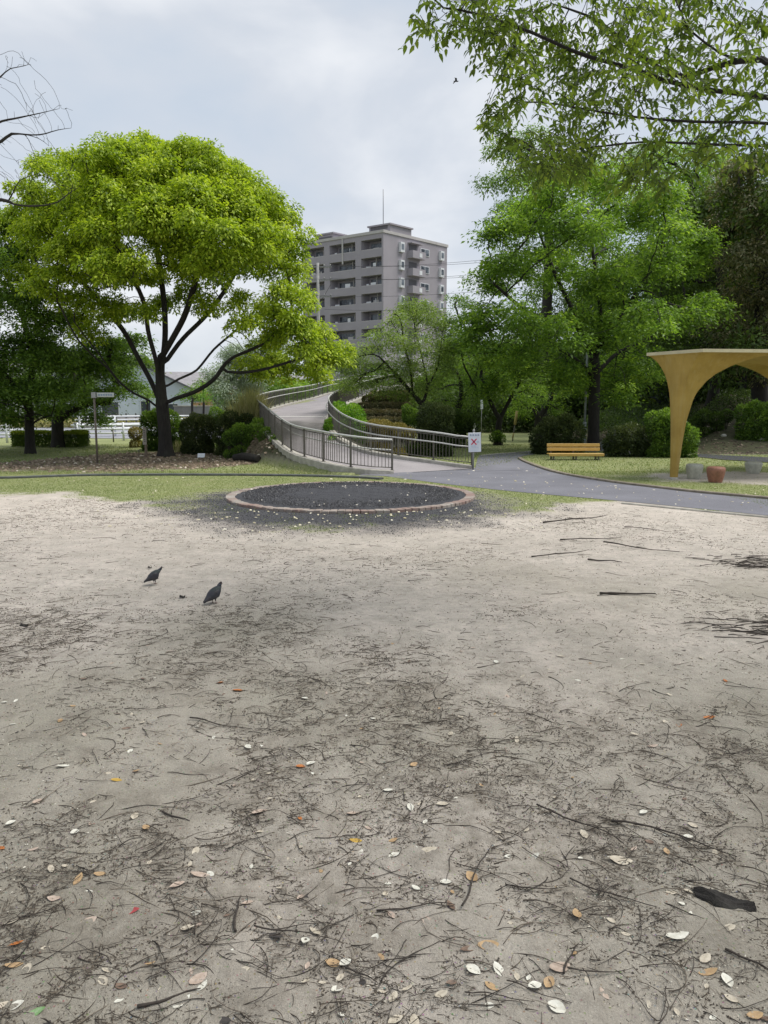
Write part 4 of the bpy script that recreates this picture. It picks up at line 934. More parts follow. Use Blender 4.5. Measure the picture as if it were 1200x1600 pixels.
# leaves: alternate along short drooping sprays
def sprays(tips, rs, k, L, spray):
    n = len(tips); a = rs.uniform(0, 2 * pi, n); el = rs.normal(-.35, .35, n); d = np.stack([np.cos(a) * np.cos(el), np.sin(a) * np.cos(el), np.sin(el)], 1)
    side = unit(np.cross(d, np.array((0, 0, 1.)))); C = []; D = []; N = []
    for j in range(k):
        t = (j + .5) / k - .3; s = 1 if j % 2 else -1
        p = tips + d * (spray * t) + np.array((0, 0, -1)) * spray * .35 * max(t, 0) ** 2
        C.append(p); D.append(d * .55 + side * s * .8 + np.array((0, 0, -.45)) + rs.normal(0, .22, (n, 3))); N.append(np.array((0, 0, 1.)) + side * s * .25 + rs.normal(0, .35, (n, 3)))
    C = np.concatenate(C); D = np.concatenate(D); N = np.concatenate(N); s = rs.uniform(.65, 1.2, len(C)); tint = np.tile(rs.normal(.5, .2, n), k) + rs.normal(0, .1, len(C))
    return C, D, N, s * L, s * L * .45, np.clip(tint, 0, 1), d
root = thing('overhanging_tree', base, 'leafy branches with pointed leaves hanging into the picture from the upper right', 'tree')
N_, par_ = grow([[np.array(p) for p in l] for l in limbs], allt, R_, .16, .2, wig=.2)
mb, Rn = skeleton_mesh(N_ - base, par_, .11, .0028, .66); 
C, D, Nn, Ls, Ws, tint, dd = sprays(vis - base, R_, 9, .068, .25)
for p, q in zip(vis - base, dd): mb.tube([p - q * .09, p + q * .06, p + q * .18 - np.array((0, 0, .02))], [.0028, .002, .0012], 3, cap=False)
mb.build('trunk', M['bark_dark'], root)
C2, D2, N2, L2, W2, t2, _ = sprays(np.repeat(hid - base, 6, 0) + R_.normal(0, .5, (len(hid) * 6, 3)), R_, 8, .11, .4)
Cw = C2 + base; dep = Cw[:, 1] * cos(PITCH) - (Cw[:, 2] - CAMZ) * sin(PITCH); upc = Cw[:, 1] * sin(PITCH) + (Cw[:, 2] - CAMZ) * cos(PITCH)
kp = ~((dep > .1) & (np.abs(Cw[:, 0]) < dep * .56) & (upc < dep * .74) & (Cw[:, 0] < dep * .12)); C2, D2, N2, L2, W2, t2 = C2[kp], D2[kp], N2[kp], L2[kp], W2[kp], t2[kp]
V, Fq = leaf_fine(np.concatenate([C, C2]), np.concatenate([D, D2]), np.concatenate([Nn, N2]), np.concatenate([Ls, L2]), np.concatenate([Ws, W2]))
link('crown', mesh_np('crown', V, Fq, False, {'tint': ('FACE', np.tile(np.concatenate([tint, t2]), 3))}), M['lf_overhead'], root)
# ================================================================ TOWER BLOCK
def tower():
    C0 = W(599, 640, 124.0); C0[2] = 0
    eu = np.array((-sin(radians(57)), cos(radians(57)), 0)) * .975; ev = np.array((sin(radians(46)), cos(radians(46)), 0)) * .975; ez = np.array((0, 0, 1.))
    root = thing('apartment_tower', C0, 'tall grey apartment tower with stacked balconies rising behind the trees', 'building')
    def P(u, v, z): return tuple(eu * u + ev * v + ez * z)
    def bx(mb, u0, u1, v0, v1, z0, z1): 
        mb.loft([[P(u0, v0, z), P(u1, v0, z), P(u1, v1, z), P(u0, v1, z)] for z in (z0, z1)])
    wall = basic('tower_wall', (.30, .278, .305), .9, .07, .35, bmp=.1); dark = basic('tower_recess', (.12, .115, .125), .9, .1, 1)
    trim = basic('tower_trim', (.42, .40, .39), .85, .1, 1); white = basic('window_frame_white', (.62, .63, .65), .6, .08, 2)
    m, nt, b, _ = nmat('tower_glass'); n = noise_node(nt, .8, 2); nt.links.new(ramp(nt, n.outputs[0], [(.4, (.03, .035, .045)), (.6, (.16, .18, .21))]), b.inputs['Base Color']); b.inputs['Roughness'].default_value = .12; glass = m
    U = 17.6; Vv = 16.3; TOP = 30.6; FH = 2.89; nf = 10
    bays = [(.35, 4.6), (5.8, 11.4), (12.6, 16.7)]; dep = 1.9
    z_f = [TOP - 1.0 - FH * k for k in range(nf + 1)]   # top of opening per floor
    core = MB(); bx(core, 0, U, dep, Vv, 0, TOP - .2)             # body behind balconies
    # facade frame: piers and spandrels in front of the recesses
    piers = [(0, bays[0][0]), (bays[0][1], bays[1][0]), (bays[1][1], bays[2][0]), (bays[2][1], U)]
    for a, c in piers: bx(core, a, c, 0, dep, 0, TOP - .2)
    for k in range(nf):
        zt = z_f[k]; zb = zt - 1.62
        for a, c in bays: bx(core, a, c, 0.003, .16, zb - (FH - 1.62), zb); bx(core, a, c, .16, dep, zb - FH + 1.62, zb - FH + 1.62 + .22) 
    for a, c in bays: bx(core, a, c, .003, dep, z_f[0], TOP - .2)
    core.build('wall', wall, root)
    for k in range(nf):
        zt = z_f[k]; zb = zt - 1.62
        for j, (a, c) in enumerate(bays):
            w_ = MB(); nw = 3 if c - a > 5 else 2; wd = (c - a - .8) / nw
            for q in range(nw): bx(w_, a + .4 + q * wd + .06, a + .4 + (q + 1) * wd - .06, dep - .05, dep - .002, zb - .9, zt - .35)
            o = w_.build('balcony_window', glass, root)
            r = MB(); bx(r, a + .01, c - .01, .02, .10, zb + .0, zb + .09); bx(r, a + .5 + (k * 1.37 + j) % 1.5, a + .58 + (k * 1.37 + j) % 1.5, .9, 1.1, zb - .9, zt - .02)
            if (k + j) % 3 == 0: bx(r, a + 1.2, a + 2.3, .7, .75, zb - .5, zb + .35 + .2 * (k % 2))
            r.build('balcony_rail', trim, root)
            ac = MB(); ac_u = a + .35 + ((k * 7 + j * 3) % 5) * .25; bx(ac, ac_u, ac_u + .8, 1.45, 1.75, zb - .9, zb - .25); bx(ac, a + 1.6, a + 1.68 + (k % 3) * .5, .5, .53, zb - .3, zb + .55 + .25 * ((k + j) % 2)); bx(ac, c - 1.1 - (k % 2) * .4, c - .55, .62, .65, zb - .2, zb + .4); ac.build('balcony_clutter', white, root) if (k * 3 + j) % 4 else None
    par = MB(); bx(par, -.15, U + .15, -.15, .6, TOP - .2, TOP + .25); bx(par, -.15, .6, .6, Vv + .15, TOP - .2, TOP + .25); bx(par, U - .4, U + .15, .6, Vv, TOP - .2, TOP + .25); bx(par, .6, U - .4, Vv - .5, Vv + .15, TOP - .2, TOP + .25)
    par.build('parapet', trim, root)
    # top floor middle bay: tall open frames and a slim post
    t = MB(); bx(t, 8.35, 8.6, -.12, -.003, TOP - 4.4, TOP - .2); bx(t, 5.9, 11.3, .3, .4, TOP - 2.7, TOP - 2.55); t.build('roof_post', trim, root)
    # roof boxes
    rb = MB(); 
    def wedge(u0, u1, v0, v1, z0, z1): rb.loft([[P(u0, v0, z), P(u1, v0, z), P(u1, v1, z), P(u0, v1, z)] for z in (z0, z1)])
    wedge(-.0, 4.3, 1.6, 6.8, TOP - .2, TOP + 1.3); wedge(12.0, 16.2, 1.6, 4.5, TOP - .2, TOP + 1.35)
    wedge(-.25, 4.5, 1.35, 7.0, TOP + 1.3, TOP + 1.55); wedge(11.8, 16.4, 1.35, 4.7, TOP + 1.35, TOP + 1.6)
    rb.build('penthouse', wall, root)
    sl = MB(); bx(sl, .5, 4.0, 1.585, 1.598, TOP + .75, TOP + 1.35); bx(sl, 12.4, 15.8, 1.585, 1.598, TOP + .45, TOP + 1.0); sl.build('louvre', dark, root)
    an = MB(); an.tube([P(2.6, 3, TOP + 1.9), P(2.6, 3, TOP + 7.5)], .07, 6); an.build('antenna', basic('antenna_metal', (.2, .2, .22), .5), root)
    # right facade : bay windows, corner balconies, white windows
    def vp(px):  # distance along right facade for a photo column
        q = (px - 600) / F; return (q * 124.0 - C0[0]) / (ev[0] - q * ev[1])
    v1, v2a, v2b, v3, v4 = vp(625), vp(636), vp(654), vp(661), vp(685)
    for k in range(nf):
        zt = z_f[k]; 
        for vc, wd, pr in ((v1, .95, .45), (v4, .95, .45)):
            f_ = MB(); bx(f_, -pr, -.002, vc - wd / 2, vc + wd / 2, zt - 1.75, zt - .15); o = f_.build('bay_window', white, root)
            g = MB(); bx(g, -pr - .03, -pr - .005, vc - wd / 2 + .16, vc + wd / 2 - .16, zt - 1.35, zt - .45); g.build('pane', glass, o)
        f_ = MB(); bx(f_, -.09, -.002, v3 - 1.15, v3 + 1.15, zt - 1.55, zt - .35); o = f_.build('window', white, root)
        g = MB(); bx(g, -.12, -.095, v3 - 1.0, v3 - .06, zt - 1.45, zt - .45); bx(g, -.12, -.095, v3 + .06, v3 + 1.0, zt - 1.45, zt - .45); g.build('pane', glass, o)
        d = MB(); bx(d, -.03, -.002, v2a + .2, v2a + 2.2, zt - 2.2, zt - .1); d.build('balcony_door', dark, root)
        s = MB(); bx(s, -1.2, -.002, v2a - .2, v2b, zt - 2.5, zt - 1.28); bx(s, -.9, -.002, v2a - .1, v2b - .3, zt - .05, zt + .12) if k == 0 else None
        s.build('side_balcony', wall, root)
        w_ = MB(); bx(w_, -1.23, -1.205, v2b - 1.6, v2b - .9, zt - 2.25, zt - 1.55); w_.build('balcony_panel', white, root)
tower()

# ================================================================ POLES AND WIRES
M['pole'] = basic('pole_concrete', (.26, .26, .25), .85, .2, 3); M['wire'] = basic('wire_black', (.03, .03, .035), .6, .1, 3, bmp=0)
def utility_pole(px, Yd, H, label, arms):
    b0 = on_ground(px, Yd); b0[2] = 0; root = thing('utility_pole', b0, label, 'utility pole'); p = MB(); p.tube([(0, 0, -.2), (0, 0, H)], [.19, .11], 10); p.build('pole', M['pole'], root)
    a_ = MB()
    for z in arms: a_.box((0, 0, z), (2.2, .1, .1)); [a_.lathe([(.045, 0), (.06, .08), (.03, .16)], (x, 0, z + .05), 8) for x in (-1, -.5, .5, 1)]
    a_.build('crossarm', M['pole'], root)
    return b0
u1 = utility_pole(500, 60, 13.2, 'utility pole standing left of the tower, its crossarms just clearing the round crown', (12.9, 11.9, 10.6))
u2 = utility_pole(451, 78, 12.2, 'distant utility pole seen through the round tree crown', (11.8, 10.9))
u3 = utility_pole(1260, 46, 14.5, 'utility pole behind the wood at the far right end of the wires', (14.2, 13.3))
k = 0
wlab = ['uppermost', 'second from the top', 'third from the top', 'fourth from the top', 'fifth from the top', 'lowest']
for z1, z3, dx in ((13.0, 14.3, -1), (13.0, 14.3, 1), (12.0, 13.4, -1), (12.0, 13.4, 1), (10.7, 12.4, -.5), (9.6, 11.6, .5)):
    a = u1 + np.array((dx, 0, z1)); c = u3 + np.array((dx, 0, z3)); 
    t = np.linspace(0, 1, 28)[:, None]; pts = a * (1 - t) + c * t; pts[:, 2] -= 4 * 1.3 * (t * (1 - t))[:, 0]
    e = MB(); e.tube(pts - a, .011, 4); o = e.build('overhead_wire', M['wire']); o.location = a
    tag(o, 'overhead wire crossing in front of the tower, %s of the six' % wlab[k], 'wire', 'overhead wires crossing before the tower'); k += 1
for dz, dx in ((12.0, -1), (10.7, 1), (9.5, 0)):
    a = u2 + np.array((dx, 0, dz - .2)); c = u1 + np.array((dx, 0, dz + .8)); t = np.linspace(0, 1, 16)[:, None]; pts = a * (1 - t) + c * t; pts[:, 2] -= 4 * .6 * (t * (1 - t))[:, 0]
    e = MB(); e.tube(pts - a, .018, 4); o = e.build('overhead_wire', M['wire']); o.location = a
    tag(o, 'short wire span between the two poles, %s of three' % {12.0: 'highest', 10.7: 'middle', 9.5: 'lowest'}[dz], 'wire', 'wires between the two poles')

# ================================================================ ROAD SIDE, HOUSES (left background)
up_strip('road', [W(-500, 640, 46) * (1, 1, 0), np.array((-24, 42, 0)), np.array((-13, 40, 0)), np.array((-8.5, 40, 0))], [np.array((-50, 70, 0)), np.array((-30, 66, 0)), np.array((-16, 62, 0)), np.array((-8.5, 62, 0))], M['road'], .02)
M['guard'] = basic('guard_white', (.60, .62, .66), .45, .1, 3, metal=.1)
def guardrail(name, pts, label, zs=(.42, .62, .82), h=.95):
    root = thing(name, (pts[0][0], pts[0][1], 0), label, 'guardrail', 'white guardrails along the road'); o0 = np.array((pts[0][0], pts[0][1], 0)); Q = smooth_line([np.array((p[0], p[1], 0.)) for p in pts], .5) - o0
    for z in zs: b_ = MB(); [b_.tube([q + np.array((0, 0, z)) for q in Q], .055, 6)]; b_.build('rail', M['guard'], root)
    L_ = length(Q); s = .3
    while s < L_: p_ = MB(); q = at_s(Q, s); p_.tube([q, q + np.array((0, 0, h))], .06, 8); p_.build('post', M['guard'], root); s += 2.2
def gp(px, Y): return (W(px, 690, Y)[0], Y)
guardrail('guardrail', [gp(112, 36.5), gp(160, 37.0), gp(215, 38.0), gp(300, 40)], 'white guardrail at the near road edge, right of the clipped hedge')
guardrail('guardrail', [gp(118, 41.5), gp(170, 43), gp(218, 45), gp(300, 48)], 'white guardrail on the far side of the road, right of the clipped hedge', zs=(.5, .75, 1.0, 1.2), h=1.25)
guardrail('guardrail', [gp(-160, 34), gp(-60, 34.5), gp(0, 35), gp(24, 35.3)], 'white guardrail cut by the left edge of the picture')
def post(px, Yd, h, r, mat, label, name='post', cat='post'):
    b0 = on_ground(px, Yd); e = MB(); e.tube([(0, 0, -.05), (0, 0, h)], r, 8); e.box((0, 0, h), (r * 2.4, r * 2.4, .03), bev=.01); o = e.build(name, mat); o.location = b0; tag(o, label, cat)
post(178, 36.0, .62, .035, M['rail_dark'], 'thin black post standing before the near white guardrail')
# retaining wall and low fence beyond road
wall = MB(); A = W(115, 660, 63) * (1, 1, 0); B = W(235, 660, 63) * (1, 1, 0); wall.box(((A[0] + B[0]) / 2, 63, .25), (B[0] - A[0], .35, .5), bev=.03); o = wall.build('retaining_wall', M['concrete']); tag(o, 'low concrete wall along the far side of the road', 'wall')
fr = thing('road_fence', ((A[0] + B[0]) / 2, 63, .5), 'dark posts and panels standing on the low wall beyond the road', 'fence')
for k in range(8): e = MB(); e.box((A[0] + .4 + k * (B[0] - A[0] - .8) / 7 - (A[0] + B[0]) / 2, 0, .4), (.1, .1, .8), bev=.01); e.build('post', M['rail_dark'], fr)
e = MB(); e.box((0, .02, .42), (B[0] - A[0] - .6, .04, .45)); e.build('panel', basic('fence_panel', (.42, .38, .33), .8, .2, 2), fr)
# grassy verge
leafmass('verge_grass', -45, -16, 63.5, 67, .9, 9000, 'lf_reed', 46, L=.35)
M['roof_dark'] = basic('roof_slate', (.10, .105, .12), .7, .2, 2); M['roof_grey'] = basic('roof_grey', (.25, .24, .25), .8, .2, 2)
def house(px, Yd, wd, dp, wh, rh, rz, label, wallc, roofm, wins, axis='x', name='house'):
    b0 = W(px, 660, Yd); b0[2] = 0; root = thing(name, b0, label, 'house', rz=rz)
    wm = basic(name + '_wall', wallc, .85, .08, 1); e = MB(); e.box((0, 0, wh / 2), (wd, dp, wh))
    g = [(-wd / 2, 0, wh), (0, 0, wh + rh), (wd / 2, 0, wh)] 
    # gable walls
    if axis == 'y':   # ridge runs along local y, gables face +-y
        e.loft([[(-wd / 2, y, wh), (wd / 2, y, wh), (0, y, wh + rh - .02)] for y in (-dp / 2 + .01, dp / 2 - .01)])
        e.build('wall', wm, root); r = MB(); ov = .5
        for s in (-1, 1):
            x1 = s * (wd / 2 + ov); zl = wh - rh * ov / (wd / 2)
            r.loft([[(0, y, wh + rh), (x1, y, zl), (x1, y, zl + .16), (0, y, wh + rh + .16)] for y in (-dp / 2 - ov, dp / 2 + ov)])
    else:
        e.loft([[(x, -dp / 2, wh), (x, dp / 2, wh), (x, 0, wh + rh - .02)] for x in (-wd / 2 + .01, wd / 2 - .01)])
        e.build('wall', wm, root); r = MB(); ov = .5
        for s in (-1, 1):
            y1 = s * (dp / 2 + ov); zl = wh - rh * ov / (dp / 2)
            r.loft([[(x, 0, wh + rh), (x, y1, zl), (x, y1, zl + .16), (x, 0, wh + rh + .16)] for x in (-wd / 2 - ov, wd / 2 + ov)])
    r.build('roof', roofm, root)
    for (x, z, w_, h_) in wins:
        f_ = MB(); f_.box((x, -dp / 2 - .03, z), (w_, .07, h_)); fo = f_.build('window', M['guard'], root); g_ = MB(); g_.box((x, -dp / 2 - .075, z), (w_ - .16, .02, h_ - .16)); g_.build('pane', M['pane'], fo)
    return root
m, nt, b, _ = nmat('house_glass'); b.inputs['Base Color'].default_value = (.05, .06, .07, 1); b.inputs['Roughness'].default_value = .1; M['pane'] = m
house(224, 74, 9.5, 9, 3.6, 2.3, .25, 'pale blue white gabled house behind the big tree trunk', (.52, .58, .66), M['roof_dark'], [(-2.6, 1.5, 1.6, 1.7), (.6, 1.5, 1.0, 1.9), (3, 1.6, 1.2, 1.2)], 'y')
house(165, 88, 11, 9, 5.2, 2.6, -.3, 'grey roofed house above and left of the pale blue house', (.40, .42, .46), M['roof_dark'], [(-2.6, 3.6, 1.6, 1.1), (2, 3.6, 1.6, 1.1)], 'x')
house(306, 96, 10, 8, 4.4, 1.9, .2, 'orange brown house seen low between the big trunk and the silvery tree', (.46, .27, .16), M['roof_grey'], [(-2.6, 3.0, 1.4, 1.0), (.4, 3.0, 1.4, 1.0), (3, 3.0, 1.2, 1.0)], 'x')
house(60, 92, 13, 9, 5.6, 2.2, 0, 'pale house almost hidden behind the left edge trees', (.5, .5, .49), M['roof_grey'], [(-3, 4, 1.6, 1.1), (3, 4, 1.6, 1.1)], 'x')
house(430, 110, 16, 9, 5.0, 1.6, .0, 'long low grey building half hidden behind the silvery tree', (.38, .38, .39), M['roof_grey'], [(-4, 3, 2, 1.1), (0, 3, 2, 1.1), (4, 3, 2, 1.1)], 'x')
# tall grey fence
A = W(272, 640, 66); B = W(350, 640, 66); fr = thing('board_fence', ((A[0] + B[0]) / 2, 66, 0), 'long grey panel fence left of the silvery tree', 'fence'); wd = B[0] - A[0]
e = MB(); e.box((0, 0, .95), (wd, .06, 1.9)); [e.box((-wd / 2 + .45 * k + .2, -.04, .95), (.03, .03, 1.9)) for k in range(int(wd / .45))]; e.build('panel', basic('fence_grey', (.22, .22, .23), .8, .15, 1.5), fr)
e = MB(); e.box((0, -.05, 1.93), (wd + .1, .14, .07)); e.build('cap', M['concrete_pale'], fr)
# hut and monument block on the right slope
b0 = on_ground(1036, 46); e = MB(); e.box((0, 0, .55), (1.5, 1.2, 1.1), bev=.05, taper=.94); e.box((0, 0, 1.14), (1.6, 1.3, .10), bev=.02); o = e.build('stone_block', basic('dark_stone', (.045, .055, .065), .6, .3, 3)); o.location = b0; tag(o, 'dark square stone block beside the hill path, left of the shelter column', 'stone block')

# ================================================================ SIGNS, POSTS
M['steel'] = basic('sign_steel', (.33, .33, .33), .5, .15, 5, metal=.4); M['board'] = basic('board_white', (.72, .75, .80), .55, .05, 5, bmp=.03); M['ink'] = basic('ink_blue_grey', (.22, .27, .40), .7, .1, 9, bmp=0); M['ink_red'] = basic('ink_red', (.62, .05, .10), .6, .1, 9, bmp=0); M['ink_pink'] = basic('ink_pale_blue', (.50, .60, .70), .6, .1, 9, bmp=0)
D0 = 19.35; b0 = W(737.5, 738, D0); b0[2] = 0; pxm = SCALE(D0)
root = thing('notice_sign', b0, 'white rectangular notice with a red cross on a steel post at the railing end', 'sign')
e = MB(); e.tube([(.03, .02, 0), (.03, .02, 1.04)], .022, 8); e.lathe([(.03, 0), (.035, .03), (.0, .05)], (.03, .02, 1.03), 8); e.build('post', M['steel'], root)
bw, bh = 19.5 * pxm, 30 * pxm; bc = np.array((3.2 * pxm, -.012, (738 - 695) * pxm)); ry_ = radians(2)
e = MB(); e.box(bc, (bw, .018, bh), ry=-ry_, bev=.004); bo = e.build('board', M['board'], root)
e = MB(); e.box(bc + np.array((.006, .012, -.006)), (bw + .014, .01, bh + .014), ry=-ry_); e.build('frame', M['rail_dark'], root)
def mark(mb, x, z, w_, h_, rot=0.0): mb.box(bc + np.array((x * bw, -.0115, z * bh)), (w_ * bw, .004, h_ * bh), ry=rot)
e = MB()
for k in range(4):      # header row of characters too small to read: short strokes
    x = -.33 + k * .205; mark(e, x, .40, .13, .016); mark(e, x, .36, .15, .016); mark(e, x - .03, .375, .028, .085); mark(e, x + .035, .365, .022, .07)
e.build('lettering', M['ink'], bo)
e = MB(); mark(e, -.06, .03, .09, .40, rot=.72); mark(e, -.06, .03, .088, .40, rot=-.72); e.build('red_cross', M['ink_red'], bo)
e = MB(); mark(e, .26, .03, .16, .10); 
for x in (-.2, .02):
    for k in range(12): a = k * pi / 6; mark(e, x + .07 * cos(a), -.19 + .03 * sin(a), .035, .012, rot=0)
for k in range(4): x = -.2 + k * .15; mark(e, x, -.28, .09, .014); mark(e, x, -.26, .02, .05)
mark(e, 0, -.40, .6, .012); e.build('small_print', M['ink_pink'], bo)
def signboard(px, Yd, label, bwd, bht, zc, post_h, col='board', name='small_sign', tilt=0, pr=.02, cat='sign', offx=0):
    b0 = on_ground(px, Yd); root = thing(name, b0, label, cat); e = MB(); e.tube([(0, 0, -.05), (0, 0, post_h)], pr, 8); e.build('post', M['steel'], root)
    e = MB(); e.box((offx, -pr - .012, zc), (bwd, .02, bht), rx=tilt, bev=.004); e.build('board', M[col], root); return root
signboard(742.5, 36, 'small blank white board on a short post at the far side of the lawn', .24, .34, .74, .9)
signboard(751.5, 44, 'tiny white plate on a tall thin pole behind the far lawn', .16, .55, 1.9, 2.1)
# label plate under the tree
b0 = on_ground(314, 23.9); root = thing('plant_label', b0, 'small white label plate on the leaf litter before the dark round shrub', 'label plate'); e = MB(); e.box((0, 0, .10), (.24, .02, .15), rx=-.5, bev=.004); e.build('plate', M['board'], root); e = MB(); e.box((-.05, .01, .04), (.02, .02, .1)); e.box((.05, .01, .04), (.02, .02, .1)); e.build('stake', M['steel'], root)
# finger post: slim pole with a horizontal sign
Y0 = 21.2; b0 = on_ground(151, Y0); root = thing('finger_post', b0, 'slim brown pole with a small horizontal sign plate on top, left lawn', 'signpost')
p1 = W(147, 617, Y0) - b0; e = MB(); e.tube([(0, 0, -.1), (p1[0] * .5, 0, p1[2] * .5), (p1[0], 0, p1[2])], .033, 8); e.lathe([(.05, 0), (.05, .02), (.034, .05)], (0, 0, .0), 10); e.build('pole', basic('pole_brown', (.16, .13, .105), .6, .3, 8), root)
e = MB(); e.box(p1 + np.array((.0, 0, -.01)), (.13, .13, .17), bev=.01); e.build('bracket', M['steel'], root)
e = MB(); e.box(p1 + np.array((.33, 0, .0)), (.50, .025, .13), bev=.006); so_ = e.build('sign_plate', basic('plate_greyish', (.50, .52, .50), .6, .1, 6), root)
e = MB()
for k in range(6): e.box(p1 + np.array((.15 + k * .07, -.016, .0)), (.045, .006, .05)); 
e.build('lettering', M['ink'], so_)
# wooden marker post by the trunk
b0 = on_ground(228, 24.0); root = thing('marker_post', b0, 'weathered wooden marker post with a notched board left of the big trunk', 'post'); h = 48 * SCALE(24)
e = MB(); e.box((0, 0, h * .28), (.075, .075, h * .6), bev=.008); e.build('post', basic('old_wood', (.16, .12, .085), .85, .35, 12), root)
e = MB(); e.box((-.01, -.05, h * .72), (.12, .03, h * .56), bev=.006, ry=.03); bo2 = e.build('board', basic('grey_wood', (.27, .24, .20), .85, .3, 10), root)
e = MB(); [e.box((-.01, -.068, h * (.55 + .07 * k)), (.05, .005, .035)) for k in range(6)]; e.build('lettering', M['rail_dark'], bo2)
b0 = on_ground(216, 24.3); e = MB(); e.tube([(0, 0, -.02), (.01, 0, .16), (.04, 0, .24)], .008, 5); e.box((.05, 0, .27), (.12, .06, .02), ry=-.5, bev=.005); e.box((.0, 0, .22), (.07, .05, .015), ry=.4); o = e.build('garden_spike', M['rail_dark']); o.location = b0; tag(o, 'small dark garden spike left of the weathered marker post', 'garden spike')
# leaning pole and lamp post
b0 = on_ground(800, 37); t = W(808, 642, 37) - b0; root = thing('leaning_pole', b0, 'leaning pole with a yellowish wrapped top on the far lawn', 'pole'); e = MB(); e.tube([(0, 0, -.1), t * .55], .03, 6); e.build('pole', M['rail_dark'], root)
e = MB(); e.tube([t * .1, t * .28], .04, 6); e.tube([t * .55, t], .07, 8); e.build('wrap', basic('wrap_yellow', (.42, .33, .14), .8, .3, 8), root)
b0 = on_ground(912, 30.8); root = thing('lamp_post', b0, 'pale grey lamp post standing just left of the zelkova trunk', 'lamp post'); e = MB(); e.tube([(0, 0, -.1), (0, 0, .95)], .075, 10); e.tube([(0, 0, .95), (0, 0, 4.2)], .045, 10); e.build('pole', basic('lamp_grey', (.30, .33, .34), .5, .15, 5), root)
e = MB(); e.lathe([(.05, 0), (.16, .05), (.19, .22), (.12, .34), (.02, .38)], (0, 0, 4.2), 14); e.build('lantern', M['board'], root)
# dark fallen log by the ramp
b0 = on_ground(392, 22.4); a = on_ground(366, 22.9) - b0; c = on_ground(404, 21.9) - b0; root_ = MB(); root_.tube([a + (0, 0, .10), a * .6 + c * .4 + (0, .02, .14), a * .25 + c * .75 + (0, -.02, .12), c + (0, 0, .07)], [.10, .125, .12, .10], 10)
o = root_.build('fallen_log', M['bark_dark']); o.location = b0; tag(o, 'dark half buried log on the leaf litter, just left of the ramp railing', 'log')

# ================================================================ BENCH
BD = 23.3; b0 = W(897.5, 716, BD); b0[2] = 0; bwid = 83 * SCALE(BD); s_ = SCALE(BD)
root = thing('park_bench', b0, 'yellow slatted bench with dark legs on the lawn edge below the big tree', 'bench', rz=.0)
m, nt, b, _ = nmat('bench_yellow'); tc_ = nt.nodes.new('ShaderNodeTexCoord'); mp_ = nt.nodes.new('ShaderNodeMapping'); mp_.inputs['Scale'].default_value = (3, 30, 30); nt.links.new(tc_.outputs['Object'], mp_.inputs[0]); nz = nt.nodes.new('ShaderNodeTexNoise'); nz.inputs['Scale'].default_value = 3; nz.inputs['Detail'].default_value = 5; nt.links.new(mp_.outputs[0], nz.inputs['Vector'])
nt.links.new(ramp(nt, nz.outputs[0], [(.3, (.42, .26, .055)), (.6, (.56, .36, .10)), (.8, (.62, .44, .17))]), b.inputs['Base Color']); b.inputs['Roughness'].default_value = .5; M['bench'] = m
zz_ = lambda py: (715.6 - py) * s_
for py, hh, yy in ((693.2, 5.0, .20), (699.6, 5.2, .17)): e = MB(); e.box((0, yy, zz_(py)), (bwid, .028, hh * s_), rx=-.12, bev=.008); e.build('back_slat', M['bench'], root)
for k in range(4): e = MB(); e.box((0, -.22 + k * .105, zz_(705.8) - .004 * k), (bwid + .02, .092, .032), bev=.008, rx=.03 * k); e.build('seat_slat', M['bench'], root)
e = MB(); e.box((0, -.272, zz_(707.2)), (bwid + .04, .026, 4.2 * s_), bev=.008); e.build('front_slat', M['bench'], root)
for x in (-.42, .0, .42):
    e = MB(); X = x * bwid; zs = zz_(706.6) - .02
    e.box((X, -.2, zs / 2), (.05, .04, zs), bev=.006); e.box((X, .14, zs / 2), (.05, .04, zs), bev=.006); e.box((X, -.03, zs - .0), (.045, .38, .03), bev=.006); e.box((X, .205, (zs + zz_(691)) / 2), (.045, .025, zz_(691) - zs), rx=-.1, bev=.004); e.box((X, -.03, .012), (.06, .46, .02)); e.build('leg', M['rail_dark'], root)

# ================================================================ SHELTER (thin fan vaults on tapering columns)
A_, B_ = W(1010, 558.5, 17.2), W(1098, 552.5, 16.05); ZR = 2.84
poly = np.array([A_[:2], B_[:2], (10.6, 16.42), (11.75, 17.3), (12.3, 20.2), (11.3, 21.2)])
cols = [np.array((6.74, 16.82)), np.array((10.95, 17.15)), np.array((11.35, 20.3))]
c1 = W(1052.5, 750, 16.75)[:2]; cols[0] = np.array((c1[0], 16.75))
o3 = np.array((cols[0][0], cols[0][1], 0)); root = thing('park_shelter', o3, 'mustard yellow concrete shelter with a flat roof and flaring tapered columns', 'shelter')
m, nt, b, _ = nmat('mustard_concrete'); n = noise_node(nt, 1.3, 5); tc_ = nt.nodes.new('ShaderNodeTexCoord'); mp_ = nt.nodes.new('ShaderNodeMapping'); mp_.inputs['Scale'].default_value = (9, 9, .6); nt.links.new(tc_.outputs['Object'], mp_.inputs[0]); nz = nt.nodes.new('ShaderNodeTexNoise'); nz.inputs['Scale'].default_value = 1.6; nz.inputs['Detail'].default_value = 5; nt.links.new(mp_.outputs[0], nz.inputs['Vector'])
col = ramp(nt, n.outputs[0], [(.3, (.30, .19, .035)), (.6, (.42, .28, .065))]); col = mixc(nt, ramp(nt, nz.outputs[0], [(.50, 0.0), (.75, .35)]), col, (.48, .38, .17)); col = mixc(nt, ramp(nt, nz.outputs[0], [(.25, .4), (.40, 0.0)]), col, (.20, .13, .03))
nt.links.new(col, b.inputs['Base Color']); b.inputs['Roughness'].default_value = .7; bump(nt, b, n.outputs[0], .1, .01); M['mustard'] = m
